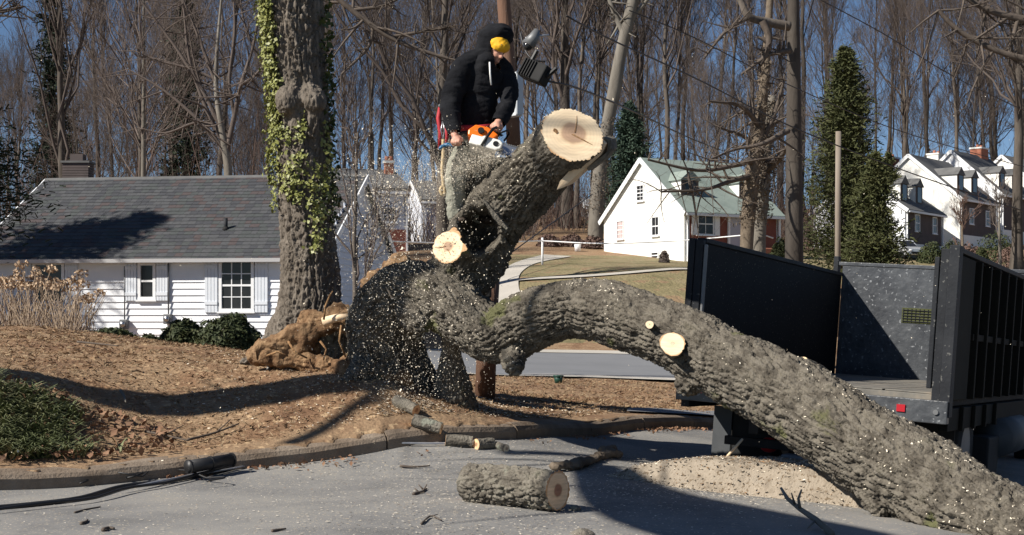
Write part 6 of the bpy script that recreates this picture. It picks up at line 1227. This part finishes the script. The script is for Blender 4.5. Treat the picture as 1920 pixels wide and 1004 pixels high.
twigline('fallen_branch', 'pale stick leaning out of the ground cover', [(226, 754), (232, 764), (236, 776)], .014, 'bark_pale', .10, 'branch', False)
b0 = hitR(1560, 1003); mb = MB(); pts = [b0, P(1530, 975, 8.7), P(1500, 955, 8.75), P(1476, 935, 8.8), P(1464, 915, 8.85)]; mb.tube(pts, [.022, .02, .016, .013, .008], 7); mb.tube([P(1500, 955, 8.75), P(1497, 935, 8.7), P(1503, 918, 8.7)], [.011, .009, .005], 6); mb.tube([P(1490, 945, 8.76), P(1484, 925, 8.7)], [.009, .004], 5); mb.tube([P(1530, 975, 8.7), P(1520, 985, 8.6), P(1514, 992, 8.6)], [.008, .006, .003], 5)
mb.obj('forked_branch', MT['bark_pale'], None, True, label='forked bare branch standing on the street before the chip heap', cat='branch')
# ------------------------------------------------------------------ fallen cables and pipe along the kerb
def cable(label, pts, r, mat, lift=.02, name='fallen_cable', amp=0, seed=0):
    q = [hitR(*p) + Vector((0, 0, lift)) for p in pts]; c = catmull([list(v) for v in q], 60)
    if amp: c[:, 2] += amp * np.abs(np.sin(np.linspace(0, 9 + seed, 60))); c[:, 0] += amp * np.sin(np.linspace(0, 11 + seed, 60))
    return MB().tube([Vector(x) for x in c], r, 7).obj(name, MT[mat], None, True, label=label, cat='cable')
cable('thick black fallen cable curving out of the left picture edge', [(-30, 960), (60, 952), (150, 940), (230, 918), (330, 905), (420, 886), (470, 872)], .017, 'black_cable')
cable('thin black cable beside the thick one at left', [(-30, 968), (80, 955), (170, 944), (240, 926), (300, 915), (380, 897), (440, 884)], .011, 'black_cable', .03, amp=.01)
cable('grey steel cable running along the kerb to a black connector', [(255, 920), (340, 903), (440, 880), (520, 866), (600, 852), (660, 838), (720, 838), (800, 839), (860, 838)], .0095, 'silver_cable', .03)
cable('second bare grey cable curling near the gutter', [(230, 925), (320, 905), (420, 889), (500, 868), (590, 856), (640, 844)], .007, 'silver_cable', .02, amp=.01, seed=2)
cable('tangled thin black wire by the kerb pipe', [(150, 915), (200, 902), (260, 906), (300, 892), (350, 898), (420, 910), (380, 915)], .007, 'black_cable', .03, amp=.03, seed=3)
cable('loop of thin wire left of the kerb pipe', [(146, 912), (160, 903), (200, 900), (240, 908), (280, 898), (340, 890)], .006, 'black_cable', .04, amp=.04, seed=1)
cn = hitR(870, 840); MB().bb((cn.x - .06, cn.y - .035, cn.z), (cn.x + .05, cn.y + .035, cn.z + .07)).obj('cable_connector', MT['saw_black'], None, bevel=.012, label='black connector block at the end of the steel cable', cat='connector')
k1, k2 = P(352, 876, 10.62), P(436, 862, 10.95)
pp = thing('corrugated_pipe', 'short black corrugated pipe resting against the kerb', 'pipe'); MB().tube([k1, k2], .050, 16).obj('pipe_core', MT['black_cable'], pp, True)
for i in range(3): f = (0, .5, 1)[i]; q = k1.lerp(k2, .02 + .96 * f); dv = (k2 - k1).normalized() * .006; MB().tube([q - dv, q + dv], .056, 16).obj('pipe_ring', MT['black_cable'], pp)
# ------------------------------------------------------------------ bucket, post and tape, things beyond the street
b0 = hit(1047, 719, 15, 60); s_ = b0.y / FPX; bk_ = thing('plant_pot', 'small dark green plastic pot standing on the verge', 'pot', Matrix.Translation(b0))
MB().tube([(0, 0, .0), (0, 0, 13 * s_)], [6.5 * s_, 9 * s_], 16).obj('pot_body', MT['bucket_green'], bk_, True); MB().tube([(0, 0, 12 * s_), (0, 0, 15 * s_)], [9.8 * s_, 10 * s_], 16).obj('pot_rim', MT['bucket_green'], bk_, True)
p0 = hit(1017, 497, 30, 120); MB().tube([p0 - Vector((0, 0, .2)), P(1017, 446, p0.y)], .055, 10).obj('white_post', MT['pvc_white'], None, True, label='thin white post beside the driveway', cat='post')
for lb, pts in (('white tape stretched across the slope left of the white post', [(655, 449, 52), (780, 455, 56), (900, 456, 60), (1017, 452, p0.y)]), ('white tape running from white post past the brick cottage', [(1017, 452, p0.y), (1133, 457, 62), (1270, 452, 62), (1400, 441, 60), (1425, 438, 57), (1450, 447, 57)])):
    c = catmull([list(P(*p)) for p in pts], 24); MB().tube([Vector(x) for x in c], .03, 5).obj('barrier_tape', MT['pvc_white'], None, True, label=lb, cat='tape')
hb_ = hit(1083, 472, 50, 140); MB().tube([hb_, hb_ + Vector((0, 0, .42))], [.16, .20], 12).obj('white_bucket', MT['pvc_white'], None, True, label='small white bucket on the slope by the wire fence', cat='bucket')
for i, (px, py, lb) in enumerate([(1030, 462, 'brown leafless hedge clump left along the wire fence'), (1072, 462, 'brown leafless hedge clump in the middle along the fence'), (1112, 466, 'brown leafless hedge clump next to the white gable')]):
    h_ = hit(px, py, 60, 140); shrub('dry_hedge', lb, px, py, h_.y, 24, 22, 'twigs_red', 80 + i, 1800, .10)
# parked car seen from the front
cb_ = hit(1722, 488, 70, 130); CMx = Matrix.Translation(cb_) @ Matrix.Rotation(R(18), 4, 'Z'); car = thing('parked_car', 'silver car parked before the nearest row house', 'car', CMx)
MB().prism([(-.85, 0, .35), (-.85, 0, .80), (-.80, .9, .95), (-.80, 4.2, .95), (-.85, 4.3, .4)], (1.70, 0, 0)).obj('body', MT['car_silver'], car, bevel=.06)
MB().prism([(-.72, .95, .955), (-.60, 1.7, 1.45), (-.60, 3.2, 1.45), (-.72, 3.9, .955)], (1.36, 0, 0)).obj('cabin', MT['car_silver'], car, bevel=.04)
MB().add([(-.62, .98, 1.0), (.60, .98, 1.0), (.52, 1.62, 1.42), (-.54, 1.62, 1.42)], [(0, 1, 2, 3)]).obj('windscreen', MT['glass_dark'], car)
for x in (-.6, .6): MB().sph((x, .0, .66), (.16, .05, .08), 10, 6).obj('headlight', MT['pvc_white'], car, True)
for x in (-.86, .66):
    for y in (.75, 3.5): MB().tube([(x, y, .32), (x + .2, y, .32)], .32, 18).obj('wheel', MT['rubber'], car, True)
MB().bb((-.5, -.03, .42), (.5, -.001, .58)).obj('grille', MT['saw_black'], car)
# ------------------------------------------------------------------ sawdust in the air
rng = np.random.default_rng(95); pts = []
def cloud(n, fx, fy, dm, ds): pts.append(np.stack([fx, fy, rng.normal(dm, ds, n)], 1))
n = 3200; t = rng.beta(1.5, 1.5, n); cloud(n, 925 - 300 * t + rng.normal(0, 12, n), 292 + 130 * t ** 1.6 + rng.normal(0, 1, n) * (6 + 85 * t) + 20 * t, 12.3, .22)
n = 8200; y = rng.uniform(300, 745, n); cloud(n, rng.normal(755, 75, n) + (y - 520) * .12, y, 12.25, .25)
n = 900; cloud(n, rng.uniform(640, 960, n), rng.uniform(230, 560, n), 12.2, .3)
n = 260; cloud(n, rng.uniform(0, 1900, n), rng.uniform(0, 900, n), 9.5, 1.2)
n = 200; cloud(n, rng.normal(930, 18, n), rng.normal(290, 9, n), 12.3, .1)
q = np.vstack(pts); c = np.stack([(q[:, 0] - CX) / FPX * q[:, 2], q[:, 2], (HY - q[:, 1]) / FPX * q[:, 2]], 1); n = len(c); a = rand_dirs(n, rng); b2 = np.cross(a, rand_dirs(n, rng)); s = rng.gamma(1.8, .0012, (n, 1)) + .0013
ok = c[:, 2] > Tn(c[:, :2]) + .2; c, a, b2, s = c[ok], a[ok], b2[ok], s[ok]
# each chip a thin curled sliver of two facets on either side
Vq, Fq = quads_at(c, a * s, b2 * s * .55); ob('flying_chips', mesh_np('flying_chips', Vq, Fq, [MT['sawdust']]), None, 'cloud of pale wood chips flying left from the chainsaw', 'sawdust', kind='stuff')
n = 24000; t = rng.beta(1.1, 1.7, n); px = 940 - 290 * t + rng.normal(0, 10, n); py = 294 + 110 * t ** 1.4 + rng.normal(0, 1, n) * (5 + 62 * t); d = rng.normal(12.35, .16, n); c = np.stack([(px - CX) / FPX * d, d, (HY - py) / FPX * d], 1); a = rand_dirs(n, rng); b2 = np.cross(a, rand_dirs(n, rng)); s = rng.uniform(.0007, .0019, (n, 1)); Vq, Fq = quads_at(c, a * s, b2 * s)
ob('fine_sawdust', mesh_np('fine_sawdust', Vq, Fq, [MT['sawdust']]), None, 'fine mist of sawdust spraying from the saw cut', 'sawdust', kind='stuff')
